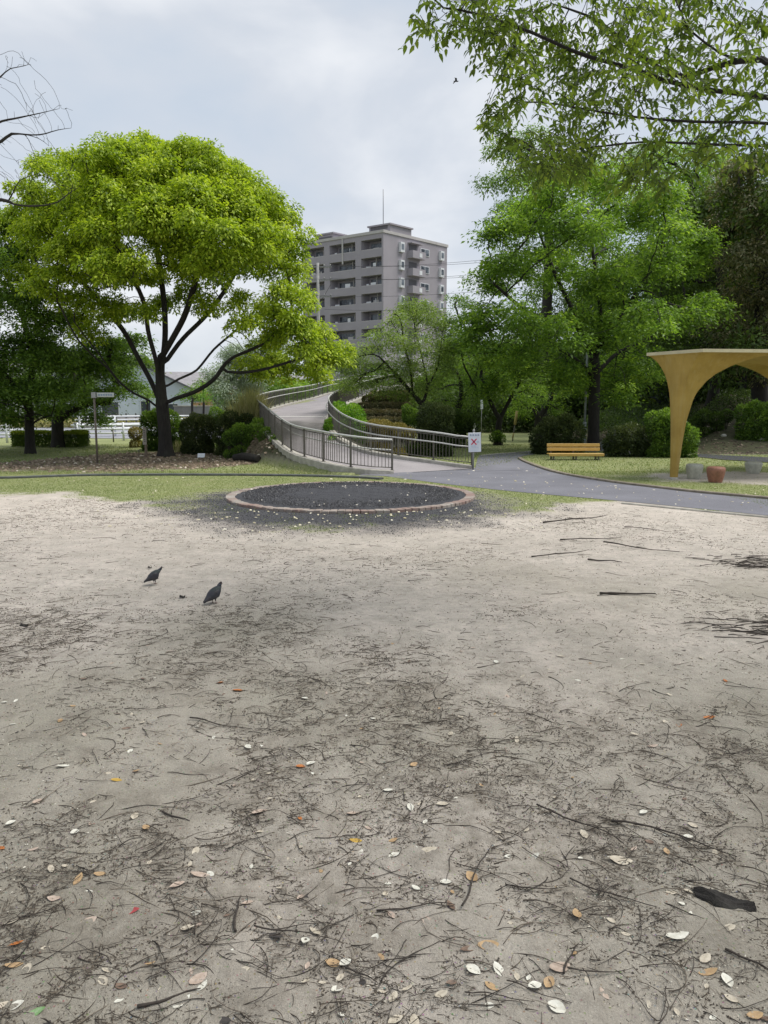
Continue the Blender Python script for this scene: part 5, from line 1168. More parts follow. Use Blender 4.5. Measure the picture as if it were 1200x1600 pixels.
def ray_poly(c, th):
    d = np.array((cos(th), sin(th))); best = 99
    for k in range(len(poly)):
        p, q = poly[k], poly[(k + 1) % len(poly)]; e_ = q - p; den = d[0] * e_[1] - d[1] * e_[0]
        if abs(den) < 1e-9: continue
        w_ = p - c; t = (w_[0] * e_[1] - w_[1] * e_[0]) / den; s = (w_[0] * d[1] - w_[1] * d[0]) / den
        if t > 0 and -1e-6 <= s <= 1 + 1e-6: best = min(best, t)
    for k2 in cols:       # cut at the line half way to the other columns
        v = k2 - c; L2 = (v ** 2).sum()
        if L2 < 1e-6: continue
        dn = d @ v
        if dn > 1e-6: best = min(best, L2 / 2 / dn)
    return best
zk = np.array([0, .4, .86, 1.34, 1.85, 2.02, 2.24, 2.40, 2.55, 2.64, 2.72, 2.78, 2.82, ZR]); sk = np.array([0, .008, .022, .045, .10, .14, .22, .31, .44, .54, .66, .78, .88, 1.0])
zlev = np.concatenate([np.linspace(0, 1.8, 14), np.linspace(1.9, ZR, 30)])
slev = np.interp(zlev, zk, sk)
for ci, c in enumerate(cols):
    ths = np.linspace(0, 2 * pi, 160, endpoint=False); R0 = .085
    Rm = np.array([ray_poly(c, t) for t in ths]); mb = MB(); rings = []
    for z, s in zip(zlev, slev):
        r0 = R0 + .02 * z; rings.append([(c[0] + (r0 + (R - r0) * s) * cos(t) - o3[0], c[1] + (r0 + (R - r0) * s) * sin(t) - o3[1], z - (.05 if z == 0 else 0)) for t, R in zip(ths, Rm)])
    mb.loft(rings, smooth=True, cap=False); o = mb.build('column', M['mustard'], root)
    e = MB(); e.lathe([(R0 + .03, -.05), (R0 + .03, .012), (R0 + .008, .05)], (c[0] - o3[0], c[1] - o3[1], 0), 20); e.build('column_foot', M['concrete'], root)
e = MB(); e.prism([(p[0] - o3[0], p[1] - o3[1]) for p in poly], ZR - .002, ZR + .07); e.build('roof', basic('roof_edge_cream', (.56, .50, .33), .75, .12, 3), root)

# ================================================================ STOOLS
def stool(px, py, hw, hpx, mat, label):
    g = G(px, py); s = SCALE(g[1]); R = hw * s * 1.02; h = hpx * s * 1.0; e = MB()
    prof = [(R * .70, -.01), (R * .72, .02), (R * .80, h * .2), (R * .92, h * .5), (R * .99, h * .72), (R * 1.0, h * .84), (R * .95, h * .93), (R * .80, h * .985), (R * .4, h), (.001, h * 1.0)]
    e.lathe(prof, (0, 0, 0), 28); o = e.build('stool', mat); o.location = (g[0], g[1] + R * .7, 0); tag(o, label, 'stool', 'round stools under the shelter')
gs = basic('stool_grey', (.40, .40, .34), .6, .2, 14); 
stool(1088, 749.0, 12.8, 24, gs, 'greenish grey round stool nearest the shelter column')
stool(1122, 754.5, 13.8, 25, basic('stool_red', (.27, .12, .08), .6, .25, 14), 'reddish brown round stool between the two grey stools')
stool(1181, 740.5, 12.6, 19, gs, 'greenish grey round stool farthest right, beyond the reddish one')
# ================================================================ PIGEONS
def pigeon(px, py, hpx, heading, label, seed):
    g = G(px, py); s = hpx * g[1] / F / 1.0; root = thing('pigeon', g, label, 'pigeon', 'pigeons walking on the dirt', rz=heading)
    # unit pigeon: stands 1.0 high, faces +x
    def body(mb, secs, n=14):
        rings = []; secs = [(x_ * .94, z_, a_ * 1.08, b_ * 1.08, t_) for x_, z_, a_, b_, t_ in secs]
        for (x, z, rx_, rz_, tx) in secs:   # section in plane tilted by tx around y
            rings.append([((x + rz_ * sin(a) * -sin(tx)) * s, rx_ * cos(a) * s, (z + rz_ * sin(a) * cos(tx)) * s) for a in [2 * pi * k / n for k in range(n)]])
        mb.loft(rings, smooth=True)
    e = MB()
    body(e, [(-.62, .12, .055, .014, .5), (-.52, .18, .085, .03, .5), (-.38, .28, .14, .10, .5), (-.22, .38, .215, .185, .5), (-.04, .46, .255, .235, .45), (.12, .52, .255, .245, .3), (.24, .585, .215, .215, -.1), (.30, .66, .16, .16, -.6), (.315, .735, .115, .118, -1.1), (.32, .79, .095, .10, -1.4), (.345, .85, .105, .108, -1.3), (.38, .90, .10, .098, -.9), (.42, .915, .07, .062, -.5), (.442, .90, .04, .035, -.3), (.452, .893, .016, .016, 0)])
    for sy, lx in ((-.075, .02), (.075, -.06)):
        e.tube([np.array((lx, sy, .35)) * s, np.array((lx - .015, sy, .22)) * s, np.array((lx + .01, sy, .12)) * s], [.07 * s, .045 * s, .02 * s], 7)
    e.build('body', M['pg_body'], root)
    for sy, lx in ((-.075, .02), (.075, -.06)):
        l = MB(); l.tube([np.array((lx + .01, sy, .19)) * s, np.array((lx + .02, sy, .03)) * s, np.array((lx + .02, sy, .005)) * s], .013 * s, 6)
        for a in (-.5, 0, .5, pi): l.tube([np.array((lx + .02, sy, .012)) * s, np.array((lx + .02 + .10 * cos(a), sy + .10 * sin(a), .006)) * s], [.012 * s, .006 * s], 5)
        l.build('leg', M['pg_leg'], root)
    for sy in (-1, 1):
        w_ = MB(); n = 12; rings = []
        for x, z, hh, y in ((.20, .56, .05, .20), (.10, .53, .15, .245), (-.06, .46, .175, .252), (-.22, .37, .145, .21), (-.36, .29, .10, .15), (-.48, .22, .055, .10), (-.58, .17, .022, .05)):
            rings.append([(x * s, sy * (y - .03 + .045 * cos(a)) * s, (z + hh * sin(a)) * s) for a in [2 * pi * k / n for k in range(n)]])
        w_.loft(rings, smooth=True); w_.build('wing', M['pg_wing'], root)
    b_ = MB(); b_.tube([np.array((.44, 0, .89)) * s, np.array((.50, 0, .878)) * s, np.array((.525, 0, .862)) * s], [.018 * s, .012 * s, .003 * s], 6); b_.build('beak', M['pg_beak'], root)
    for sy in (-1, 1): y_ = MB(); y_.lathe([(.001, -.012 * s), (.011 * s, 0), (.001, .012 * s)], (.40 * s, sy * .052 * s, .905 * s), 8); y_.build('eye', M['pg_eye'], root)
m, nt, b, _ = nmat('pigeon_body'); tc_ = nt.nodes.new('ShaderNodeTexCoord'); sx_ = nt.nodes.new('ShaderNodeSeparateXYZ'); nt.links.new(tc_.outputs['Generated'], sx_.inputs[0]); n = noise_node(nt, 60, 3)
col = ramp(nt, sx_.outputs[2], [(.3, (.035, .036, .044)), (.55, (.025, .025, .034)), (.72, (.018, .028, .026)), (.85, (.022, .024, .032))]); col = mixc(nt, ramp(nt, n.outputs[0], [(.5, 0.0), (.7, .4)]), col, (.07, .07, .08)); nt.links.new(col, b.inputs['Base Color']); b.inputs['Roughness'].default_value = .7; M['pg_body'] = m
M['pg_wing'] = basic('pigeon_wing', (.055, .05, .055), .75, c2=(.02, .019, .022), scale=30, bmp=.3); M['pg_leg'] = basic('pigeon_leg', (.13, .06, .055), .6, .2, 30); M['pg_beak'] = basic('pigeon_beak', (.05, .045, .045), .5, .1, 30); M['pg_eye'] = basic('pigeon_eye', (.5, .12, .02), .2, .1, 30, bmp=0)
pigeon(242, 912, 28.5, radians(22), 'smaller brownish dark pigeon at left, its body stretched to the right', 1)
pigeon(335, 942.5, 34, radians(48), 'bluish grey pigeon at right, seen from behind and nearer to the camera', 2)
# bird in the sky
p = W(712, 127, 70); root = thing('flying_bird', p, 'tiny dark bird flying high to the left of the overhanging leaves', 'bird'); e = MB(); e.tube([(-.22, 0, .02), (0, 0, 0), (.2, 0, 0), (.27, 0, .02)], [.01, .06, .05, .01], 8); e.build('body', M['pg_wing'], root)
for sy in (-1, 1): e = MB(); e.loft([[(-.06, sy * .03, .02), (.12, sy * .03, .02), (.12, sy * .03, .035), (-.06, sy * .03, .035)], [(-.10, sy * .3, .13), (.08, sy * .3, .14), (.08, sy * .3, .15), (-.10, sy * .3, .14)], [(-.2, sy * .6, .05), (-.14, sy * .6, .05), (-.14, sy * .6, .055), (-.2, sy * .6, .055)]]); e.build('wing', M['pg_wing'], root)

# ================================================================ STONES ON THE SLOPE
M['stone'] = basic('pale_stone', (.42, .41, .37), .85, .25, 9); M['stone_brown'] = basic('brown_stone', (.22, .19, .15), .9, .3, 9)
def rock_mesh(name, r, seed, sq=(1, .8, .6)):
    R_ = np.random.RandomState(seed); e = MB(); n = 9; rings = []
    for k in range(7):
        ph = -pi / 2 + pi * k / 6; rings.append([(r * sq[0] * cos(ph) * cos(a) * R_.uniform(.82, 1.12) + 1e-4 * cos(a), r * sq[1] * cos(ph) * sin(a) * R_.uniform(.82, 1.12) + 1e-4 * sin(a), r * sq[2] * sin(ph) * R_.uniform(.9, 1.1)) for a in [2 * pi * q / n for q in range(n)]])
    e.loft(rings); return e.mesh(name)
for k, (px, py, r, mt, lb) in enumerate([(1111, 672, 3.6, 'stone', 'small white stone on the slope seen through the shelter arch'), (1131, 682, 4.0, 'stone', 'white stone on the slope below and right of the small white one'), (1189, 689, 5.0, 'stone', 'largest pale stone on the slope at the right edge'), (1157, 686, 4.5, 'stone_brown', 'brownish grey stone between the white stones on the slope'), (1165, 684, 3.5, 'stone_brown', 'rounded tan stone touching the brownish grey one'), (1186, 676, 3.6, 'stone', 'pale upright stone above the largest one on the slope'), (1090, 672, 2, 'stone', 'tiny pale stone left of the white stones'), (1105, 668, 2.6, 'stone_brown', 'dull brown stone just above the small white one')]):
    Yd = 29.0
    for _ in range(30):
        z = float(gh(W(px, py, Yd)[0], Yd)); t = W(px, py, Yd)[2]; Yd += (t - z) * 4 if False else 0
        # march along the ray until it meets the terrain
        Yd = 22.0
        while W(px, py, Yd)[2] > float(gh(W(px, py, Yd)[0], Yd)) and Yd < 60: Yd += .1
        break
    p = W(px, py, Yd); me = rock_mesh('slope_stone', r * SCALE(Yd) * 1.15, k + 3); me.materials.append(M[mt]); o = bpy.data.objects.new('slope_stone', me); COL.objects.link(o); o.location = (p[0], p[1], float(gh(p[0], Yd)) + r * SCALE(Yd) * .3); tag(o, lb, 'stone')

# ================================================================ FALLEN LEAVES, TWIGS, BARK
def leafmesh(name, R_, curl=.3, w=.45, n=7):
    xs_ = np.linspace(0, 1, n); V = []; Fq = []
    tw = R_.uniform(-.3, .3); cu = R_.uniform(.3, 1) * curl; fo = R_.uniform(-.1, .35); jag = R_.uniform(0, .06)
    for i, x in enumerate(xs_):
        wd = w * .5 * math.sin(pi * min(1, x * .92 + .06)) ** .75 * (1 + R_.uniform(-jag, jag) * 2); zc = cu * (x - .5) ** 2 * 1.2 + .012
        for j, t in enumerate((-1, -.5, 0, .5, 1)):
            V.append((x - .5, t * wd + tw * (x - .5) * .1, zc + abs(t) ** 1.5 * wd * fo + R_.uniform(-.01, .01)))
    for i in range(n - 1):
        for j in range(4): a = i * 5 + j; Fq.append((a, a + 1, a + 6, a + 5))
    V = np.array(V); V[:, 2] -= V[:, 2].min() - .01
    e = MB(); e.add(V, Fq, True); e.tube([(-.5, 0, V[2][2] + .005), (-.62, .01, .01), (-.72, .0, .02)], [.012, .009, .006], 4); return e.mesh(name)
def leaf_litter_mat(name, c, c2, rough=.6):
    m, nt, b, out = nmat(name); n = noise_node(nt, 3.5, 4); n2 = noise_node(nt, 14, 3); col = ramp(nt, n.outputs[0], [(.35, c2), (.65, c)]); col = mixc(nt, ramp(nt, n2.outputs[0], [(.58, 0.0), (.72, .5)]), col, tuple(x * .45 for x in c)); nt.links.new(col, b.inputs['Base Color']); b.inputs['Roughness'].default_value = rough; return m
LM = {'pale': leaf_litter_mat('dry_leaf_pale', (.56, .50, .40), (.40, .34, .26)), 'white': leaf_litter_mat('dry_leaf_white', (.70, .68, .60), (.55, .52, .44)), 'pink': leaf_litter_mat('dry_leaf_pink', (.50, .40, .33), (.36, .27, .21)),
      'tan': leaf_litter_mat('dry_leaf_tan', (.46, .31, .16), (.34, .22, .12)), 'brown': leaf_litter_mat('dry_leaf_brown', (.20, .13, .09), (.12, .08, .06)), 'orange': leaf_litter_mat('dry_leaf_orange', (.48, .17, .035), (.33, .10, .025)),
      'yellow': leaf_litter_mat('dry_leaf_yellow', (.52, .34, .05), (.38, .22, .04)), 'red': leaf_litter_mat('dry_leaf_red', (.40, .06, .06), (.26, .035, .04)), 'green': leaf_litter_mat('fresh_leaf_green', (.16, .30, .10), (.28, .38, .22)), 'dark': leaf_litter_mat('rotten_leaf_dark', (.035, .03, .028), (.06, .05, .045))}
R_ = np.random.RandomState(101); LMESH = {}
for c in LM:
    LMESH[c] = []
    for k in range(4 if c in ('pale', 'white', 'pink', 'tan', 'brown') else 2):
        me = leafmesh('fallen_leaf', R_, curl=R_.uniform(.05, .35), w=R_.uniform(.42, .72)); me.materials.append(LM[c]); LMESH[c].append(me)
def put_leaf(px, py, Lpx, c, label, group=None, rz=None, k=None):
    g = G(px, py); s = Lpx * math.hypot(g[1], 1.6) / F; me = LMESH[c][(k if k is not None else R_.randint(len(LMESH[c])))]; o = bpy.data.objects.new('fallen_leaf', me); COL.objects.link(o)
    zt = float(terrain(np.array([g[0]]), np.array([g[1]]))[0]); o.location = (g[0], g[1], zt + .001); o.rotation_euler = (R_.normal(0, .13), R_.normal(0, .13), R_.uniform(0, 2 * pi) if rz is None else rz); o.scale = (s, s, s)
    return tag(o, label, 'leaf', group)
special = [(203, 1424, 30, 'red', 'crimson red leaf lying alone on the dirt, lower left', .05), (53, 1585, 32, 'green', 'pale green leaf with dark rim at the bottom left corner', .4), (737, 1371, 24, 'tan', 'curled pinkish tan leaf leaning on the long bent twig right of centre', 2.1),
           (763, 1478, 32, 'tan', 'tan orange leaf beside a crumpled dark leaf, lower right of centre', .1), (1059, 1462, 36, 'white', 'largest chalky white leaf in the lower right', .1), (970, 1345, 36, 'pale', 'long cream leaf with dark spots, right side', -.1),
           (1108, 1123, 22, 'orange', 'brightest rust orange leaf on the right side', .2), (1061, 1135, 14, 'orange', 'small rust orange leaf left of the brightest one', 1.2), (182, 1220, 18, 'yellow', 'mustard yellow leaf among dark twigs at left', .1), (556, 1314, 20, 'yellow', 'mustard yellow leaf on a twig near the centre', .0),
           (372, 1081, 18, 'orange', 'orange tan leaf in the upper middle of the dirt, left of centre', .1), (343, 1069, 15, 'orange', 'darker orange leaf just above and left of another', .2), (470, 1199, 16, 'orange', 'orange leaf tucked against a white crumpled leaf', .3), (486, 1194, 18, 'white', 'white crumpled leaf touching an orange one', .9),
           (405, 1270, 28, 'pink', 'rolled pinkish grey leaf left of centre', .5), (314, 1367, 32, 'pink', 'broad brown and pink leaf with a dark edge', .1), (277, 1383, 24, 'pink', 'pale pink crumpled leaf left of the twig fork', .6), (138, 1441, 26, 'pink', 'dull pink leaf left of the crimson one', .7),
           (122, 1375, 26, 'tan', 'upright tan strip of leaf at lower left', 1.5), (156, 1366, 18, 'tan', 'small tan leaf right of the tan strip', .1), (310, 1530, 30, 'pink', 'long beige leaf resting on the end of the thick dark stick', .8), (316, 1540, 24, 'white', 'narrow white leaf beside the beige leaf on the stick', 1.3), (284, 1566, 28, 'white', 'bleached leaf below the thick dark stick', .8),
           (22, 1509, 26, 'tan', 'folded tan leaf near the left edge', .2), (381, 1516, 17, 'pale', 'small hexagonal pale leaf below centre left', .3), (423, 1537, 20, 'pink', 'ragged pinkish leaf right of the hexagonal one', 0), (779, 1515, 26, 'white', 'cream leaf below the tan orange one', 1.9), (667, 1440, 24, 'pink', 'spotted pink oval leaf right of centre', 1.9),
           (488, 1401, 22, 'dark', 'dark olive leaf at the left end of a twig', .2), (470, 1402, 17, 'pink', 'small pink leaf left of the dark olive leaf', 1.), (387, 1411, 18, 'pink', 'round rosy leaf right of the short thick stick', .4), (671, 1328, 26, 'pale', 'ivory leaf right of the mustard leaf', .1), (697, 1379, 18, 'white', 'small ivory leaf above a dark twig', .1),
           (1088, 1428, 24, 'white', 'white leaf left of the big bark piece', .1), (1107, 1520, 30, 'tan', 'curled copper leaf near the bottom right', .1), (1102, 1498, 24, 'pale', 'crumpled beige leaf above the curled copper one', .6), (1140, 1450, 20, 'pale', 'beige leaf touching the tip of the big bark piece', .2), (1180, 1587, 24, 'tan', 'amber leaf in the bottom right corner', .1),
           (732, 1484, 26, 'brown', 'crumpled dark brown leaf left of the tan orange one', .3), (618, 1594, 24, 'pale', 'cream leaf cut by the bottom edge of the picture', .5), (836, 1541, 22, 'white', 'round cream leaf low right of centre', .3), (875, 1512, 34, 'pink', 'silvery pink feathered leaf crossed by a stick', .3), (921, 1577, 22, 'tan', 'beige oval leaf near the bottom, right of centre', 2.2),
           (1020, 1167, 18, 'pink', 'peach leaf at right, below the rust orange pair', .05), (564, 1332, 13, 'white', 'white oval leaf under the mustard leaf', 1.3), (477, 1470, 18, 'white', 'cream heart shaped leaf on a twig left of centre', 1.4), (586, 1466, 16, 'white', 'pale leaf clinging to a dark twig at centre', 1.2), (100, 1197, 24, 'white', 'slender bleached leaf at left', .6), (552, 1272, 22, 'pink', 'reddish pink torn leaf right of centre twigs', .3)]
for px, py, L_, c, lb, rz in special: put_leaf(px, py, L_ * .88, c, lb, rz=rz)
occ = [(p[0], p[1]) for p in special]
glabel = {'pale': 'small beige dry leaf scattered on the bare dirt', 'white': 'small bleached white leaf scattered on the bare dirt', 'pink': 'small dull pink dry leaf scattered on the bare dirt', 'tan': 'small tan dry leaf scattered on the bare dirt', 'brown': 'small brown dry leaf scattered on the bare dirt', 'dark': 'small blackish rotten leaf scattered on the bare dirt', 'orange': 'tiny orange dry leaf scattered on the bare dirt'}
def leafden(px, py):   # photo-like density: more to the lower left
    g = G(px, py); return .25 + .75 * fbm(np.array([g[0] * .8 + 3]), np.array([g[1] * .6]), 5, 3)[0] - .25 * (px / 1200) 
cnt = 0
while cnt < 252:
    py = 1000 + 600 * R_.rand() ** .9; px = R_.uniform(0, 1200)
    if R_.rand() > leafden(px, py): continue
    if min(math.hypot(px - a, py - b_) for a, b_ in occ) < 14: continue
    occ.append((px, py)); c = R_.choice(['pale', 'white', 'pink', 'tan', 'brown', 'dark', 'orange'], p=[.33, .28, .15, .08, .08, .06, .02])
    put_leaf(px, py, (8 + 13 * R_.rand() ** 1.5) * (.45 + .75 * (py - 900) / 700), c, glabel[c], 'small %s leaves on the dirt' % {'pale': 'beige', 'white': 'white', 'pink': 'pink', 'tan': 'tan', 'brown': 'brown', 'dark': 'blackish', 'orange': 'orange'}[c]); cnt += 1

M['twig'] = basic('twig_dark', (.045, .035, .028), .85, .4, 20, bmp=.5, bdist=.003); M['twig_light'] = basic('twig_light', (.14, .115, .09), .85, .4, 20, bmp=.4, bdist=.003)
def twigmesh(name, R_, n=9, br=1, rad=.011):
    e = MB(); a = 0; p = np.array((-.5, 0, 0.)); pts = [p]
    kinks = R_.normal(0, .16, n)
    for k in range(n): a += kinks[k]; p = p + np.array((cos(a), sin(a), 0)) / n; pts.append(p)
    pts = np.array(pts); pts -= pts.mean(0); pts[:, 2] = rad * .8 + np.abs(np.interp(np.arange(n + 1), [0, n / 3, 2 * n / 3, n], R_.uniform(0, .04, 4)))
    rr = np.linspace(rad, rad * .35, n + 1) * R_.uniform(.85, 1.2, n + 1); e.tube(pts, rr, 6)
    for _ in range(br):
        i = R_.randint(2, n - 1); d = pts[i + 1] - pts[i]; s = R_.choice([-1, 1]); an = math.atan2(d[1], d[0]) + s * R_.uniform(.4, .9); q = [pts[i]]; L_ = R_.uniform(.12, .35)
        for k in range(4): an += R_.normal(0, .15); q.append(q[-1] + np.array((cos(an), sin(an), R_.uniform(-.02, .03))) * L_ / 4)
        e.tube(q, np.linspace(rad * .6, rad * .2, 5), 5)
    return e.mesh(name)
TW = {}
for kind, br, rad, mt in (('straight', 0, .010, 'twig'), ('forked', 2, .010, 'twig'), ('thick', 0, .028, 'twig'), ('light', 1, .008, 'twig_light'), ('fine', 1, .006, 'twig')):
    TW[kind] = []
    for k in range(5): me = twigmesh('twig', R_, br=br, rad=rad); me.materials.append(M[mt]); TW[kind].append(me)
def put_twig(px, py, Lpx, kind, label, rz, group=None, dist=None):
    g = G(px, py); s = Lpx * math.hypot(g[1], 1.6) / F; me = TW[kind][R_.randint(5)]; o = bpy.data.objects.new('twig', me); COL.objects.link(o); zt = float(terrain(np.array([g[0]]), np.array([g[1]]))[0])
    o.location = (g[0], g[1], zt + .001); o.rotation_euler = (0, 0, rz); o.scale = (s, s, s); return tag(o, label, 'twig', group)
tws = [(370, 1430, 72, 'thick', 'short thick dark stick left of centre, pointing at the camera', 1.75), (265, 1562, 80, 'thick', 'thick dark stick under the beige leaves at the bottom left', .35), (275, 1278, 52, 'thick', 'thick dark piece of stick at left, above the crumpled pink leaf', -.5),
       (460, 1461, 115, 'straight', 'long dark twig left of centre with a dip in the middle', -.12), (745, 1370, 150, 'straight', 'long bent twig standing nearly upright in the picture right of centre', 1.25), (840, 1390, 90, 'straight', 'dark twig sloping down to the right, right of centre', -.5), (905, 1290, 140, 'forked', 'long dark branched twig on the right half', -.55),
       (955, 1400, 120, 'forked', 'curving twig above the chalky white leaf', -.6), (1050, 1310, 170, 'forked', 'long twig reaching toward the right edge', -.15), (940, 1520, 90, 'straight', 'straight stick crossing the silvery feathered leaf', -.45), (890, 1500, 60, 'thick', 'short stick end over the silvery feathered leaf', 1.1), (1000, 1455, 70, 'forked', 'forked dark twig beside the chalky white leaf', .7),
       (650, 1420, 110, 'forked', 'dark branched twig under the ivory leaf', .35), (640, 1500, 110, 'forked', 'tangled dark twig below centre', 1.1), (565, 1525, 50, 'thick', 'stubby stick at the bottom, left of centre', -.1), (525, 1310, 60, 'forked', 'forked twig touching the mustard leaf', .05), (560, 1350, 50, 'forked', 'upright twig under the mustard leaf', 1.4),
       (820, 1455, 90, 'light', 'thin pale twig across the dirt right of centre', .8), (1170, 1503, 60, 'thick', 'dark stick touching the right edge', -.3), (780, 1560, 90, 'forked', 'curved twig at the bottom right of centre', -.8), (240, 1110, 90, 'fine', 'fine dark twig in the upper left of the dirt', .2), (345, 1135, 110, 'straight', 'dark twig left of centre running sideways', .05), (1165, 1078, 60, 'straight', 'dark twig near the right edge below the twig pile', -.2),
       (1030, 1085, 26, 'thick', 'short curved brown stick on the right side', -1.1), (1075, 1410, 10, 'fine', 'tiny twig left of the big bark piece', .5), (860, 1350, 100, 'fine', 'fine dark twig right of centre', -.6), (100, 1480, 90, 'fine', 'fine twig at lower left below the dull pink leaf', 1.2), (1180, 1360, 60, 'forked', 'forked twig at the right edge above the bark piece', .9),
       (980, 931, 86, 'thick', 'dark split branch lying alone on the pale dirt, upper right', .05), (880, 868, 110, 'straight', 'long thin dark stick on the pale dirt near the path', -.05), (925, 845, 100, 'straight', 'dark stick slanting down right, nearest the path', -.4), (1000, 858, 120, 'straight', 'long straight stick right of the slanting one', -.28), (905, 815, 130, 'straight', 'uppermost long thin stick on the pale dirt', .0), (945, 878, 52, 'thick', 'short dark stick above the split branch', .1), (1010, 828, 70, 'forked', 'forked stick just below the path edge', -.3)]
for px, py, L_, kd, lb, rz in tws: put_twig(px, py, L_, kd, lb, rz)
cnt = 0
while cnt < 262:
    u = R_.rand(); py = 800 + 800 * u ** .75; px = R_.uniform(-10, 1210); g = G(px, py)
    if py < 850 and not (px > 830): continue
    dn = fbm(np.array([g[0] * .9 + 11]), np.array([g[1] * .7 + 2]), 17, 3)[0]
    if R_.rand() > (.15 + 1.4 * max(0, dn - .33)) * (1 if py > 1000 else .5): continue
    kd = R_.choice(['straight', 'forked', 'fine', 'light'], p=[.25, .3, .35, .1]); sc_ = .35 + .8 * (py - 800) / 800
    lbt = {'straight': 'thin unbranched dark twig among the many on the dirt', 'forked': 'small branched dark twig among the many on the dirt', 'fine': 'hair thin dark twig among the many on the dirt', 'light': 'thin pale brown twig among the many on the dirt'}[kd]
    put_twig(px, py, R_.uniform(26, 85) * sc_, kd, lbt, R_.normal(0, .75) + (pi if R_.rand() < .5 else 0), {'straight': 'unbranched twigs on the dirt', 'forked': 'branched twigs on the dirt', 'fine': 'hair thin twigs on the dirt', 'light': 'pale brown twigs on the dirt'}[kd]); cnt += 1
# bark pieces
def barkpiece(px, py, Lpx, wpx, rz, label, mat='bark'):
    g = G(px, py); s = math.hypot(g[1], 1.6) / F; e = MB(); L_ = Lpx * s; w_ = wpx * s; rings = []
    q = R_.uniform(0, 9, 8); sn = lambda i, t, f: math.sin(q[i] + t * f)
    for k in range(18):
        t = k / 17; ww = w_ * (.22 + .78 * math.sin(pi * min(1, t * .84 + .10)) ** .6) * (1 + .13 * sn(0, t, 9) + .07 * sn(1, t, 23)); hh = (.012 + .004 * sn(2, t, 7)) * min(1, w_ / .05); dy = .07 * w_ * sn(3, t, 5)
        rings.append([((t - .5) * L_ + .03 * L_ * a * sn(4, a, 4), dy + a * ww / 2, max(b_, 0)) for a, b_ in ((-1, 0), (-.88, hh * .6), (-.6, hh * (1 + .3 * sn(5, t, 11))), (-.3, hh * .7), (-.05, hh * (1.2 + .3 * sn(6, t, 8))), (.3, hh * .75), (.6, hh * (1 + .3 * sn(7, t, 13))), (.9, hh * .5), (1, 0))])
    e.loft(rings); o = e.build('bark_piece', M[mat]); o.location = (g[0], g[1], .001); o.rotation_euler = (0, 0, rz); tag(o, label, 'bark piece')
barkpiece(1131, 1408, 76, 34, -.45, 'big dark flat piece of bark in the lower right', 'bark_dark'); barkpiece(150, 1018, 14, 9, .1, 'small black bark chip left of the middle of the dirt', 'bark_dark'); barkpiece(38, 978, 14, 8, -.4, 'black chip near the left edge of the dirt', 'bark_dark'); barkpiece(285, 933, 9, 7, .1, 'black chip left of the bluish pigeon', 'bark_dark'); barkpiece(234, 887, 6, 5, 0, 'tiny black chip left of the brownish pigeon', 'bark_dark')
for px, py, L_, lb in ((1170, 880, 100, 'dark heap of fine twigs at the right edge, upper one of two'), (1180, 985, 150, 'dark heap of fine twigs at the right edge, lower one of two')):
    g = G(px, py); s = math.hypot(g[1], 1.6) / F; e = MB(); L2 = L_ * s
    for k in range(60):
        x = R_.normal(0, L2 * .33); y = R_.normal(0, L2 * .28); a = R_.normal(0, .4); l = R_.uniform(.05, .32); z = abs(R_.normal(0, .012)) + .004; d = np.array((cos(a), sin(a), R_.normal(0, .05))) * l / 2
        e.tube([np.array((x, y, z)) - d, np.array((x, y, z + .004)) + (R_.normal(0, .01), R_.normal(0, .01), 0), np.array((x, y, z)) + d], [.003, .004, .002], 4)
    o = e.build('twig_heap', M['twig']); o.location = (g[0], g[1], 0.002); tag(o, lb, 'twig heap')

# ---- uncountable litter (stuff)
def slivers(name, n, L0, W0, H0, mat, dens, seed, xr=(-7, 7), yr=(1.3, 13), zlift=0.0, ypow=1.5, smin=.4, smax=2.2, attr=None):
    R = np.random.RandomState(seed); x = R.uniform(*xr, n) * 1.0; u = R.rand(n); y = yr[0] + (yr[1] - yr[0]) * u ** ypow
    x = x * np.minimum(1, (y * .62 + .6) / xr[1]); k = R.rand(n) < dens(x, y, R); x = x[k]; y = y[k]; n = len(x); a = R.normal(0, .9, n); s = R.uniform(smin, smax, n) ** 1.3
    l = L0 * s * (.6 + .1 * y); w_ = W0 * R.uniform(.6, 1.6, n) * (.7 + .12 * y); h = H0 * R.uniform(.5, 1.5, n) * (.8 + .08 * y); d = np.stack([np.cos(a), np.sin(a)], 1); q = np.stack([-np.sin(a), np.cos(a)], 1); z = terrain(x, y) + zlift
    bend = R.normal(0, .07, n) * l
    def pt(t, sd, hh): p = np.stack([x, y], 1) + d * (t * l)[:, None] + q * (sd * w_ + bend * (1 - (2 * t) ** 2))[:, None]; return np.concatenate([p, (z + hh * h)[:, None]], 1)
    z_ = np.zeros(n); o = np.ones(n)
    P = [pt(-.5 * o, -.25 * o, z_), pt(-.5 * o, .25 * o, z_), pt(-.5 * o, z_, o * .7), pt(z_, -.5 * o, z_), pt(z_, .5 * o, z_), pt(z_, z_, o), pt(.5 * o, -.15 * o, z_), pt(.5 * o, .15 * o, z_), pt(.5 * o, z_, o * .4)]
    V = np.stack(P, 1).reshape(-1, 3); b = np.arange(n)[:, None] * 9
    Fq = np.concatenate([b + np.array(f) for f in ([0, 3, 5, 2], [2, 5, 4, 1], [3, 6, 8, 5], [5, 8, 7, 4])], 0)
    ti = np.tile(np.clip(R.normal(.5, .25, n), 0, 1), 4)
    return tag(link(name, mesh_np(name, V, Fq, False, {'tint': ('FACE', ti)}), mat), kind='stuff')
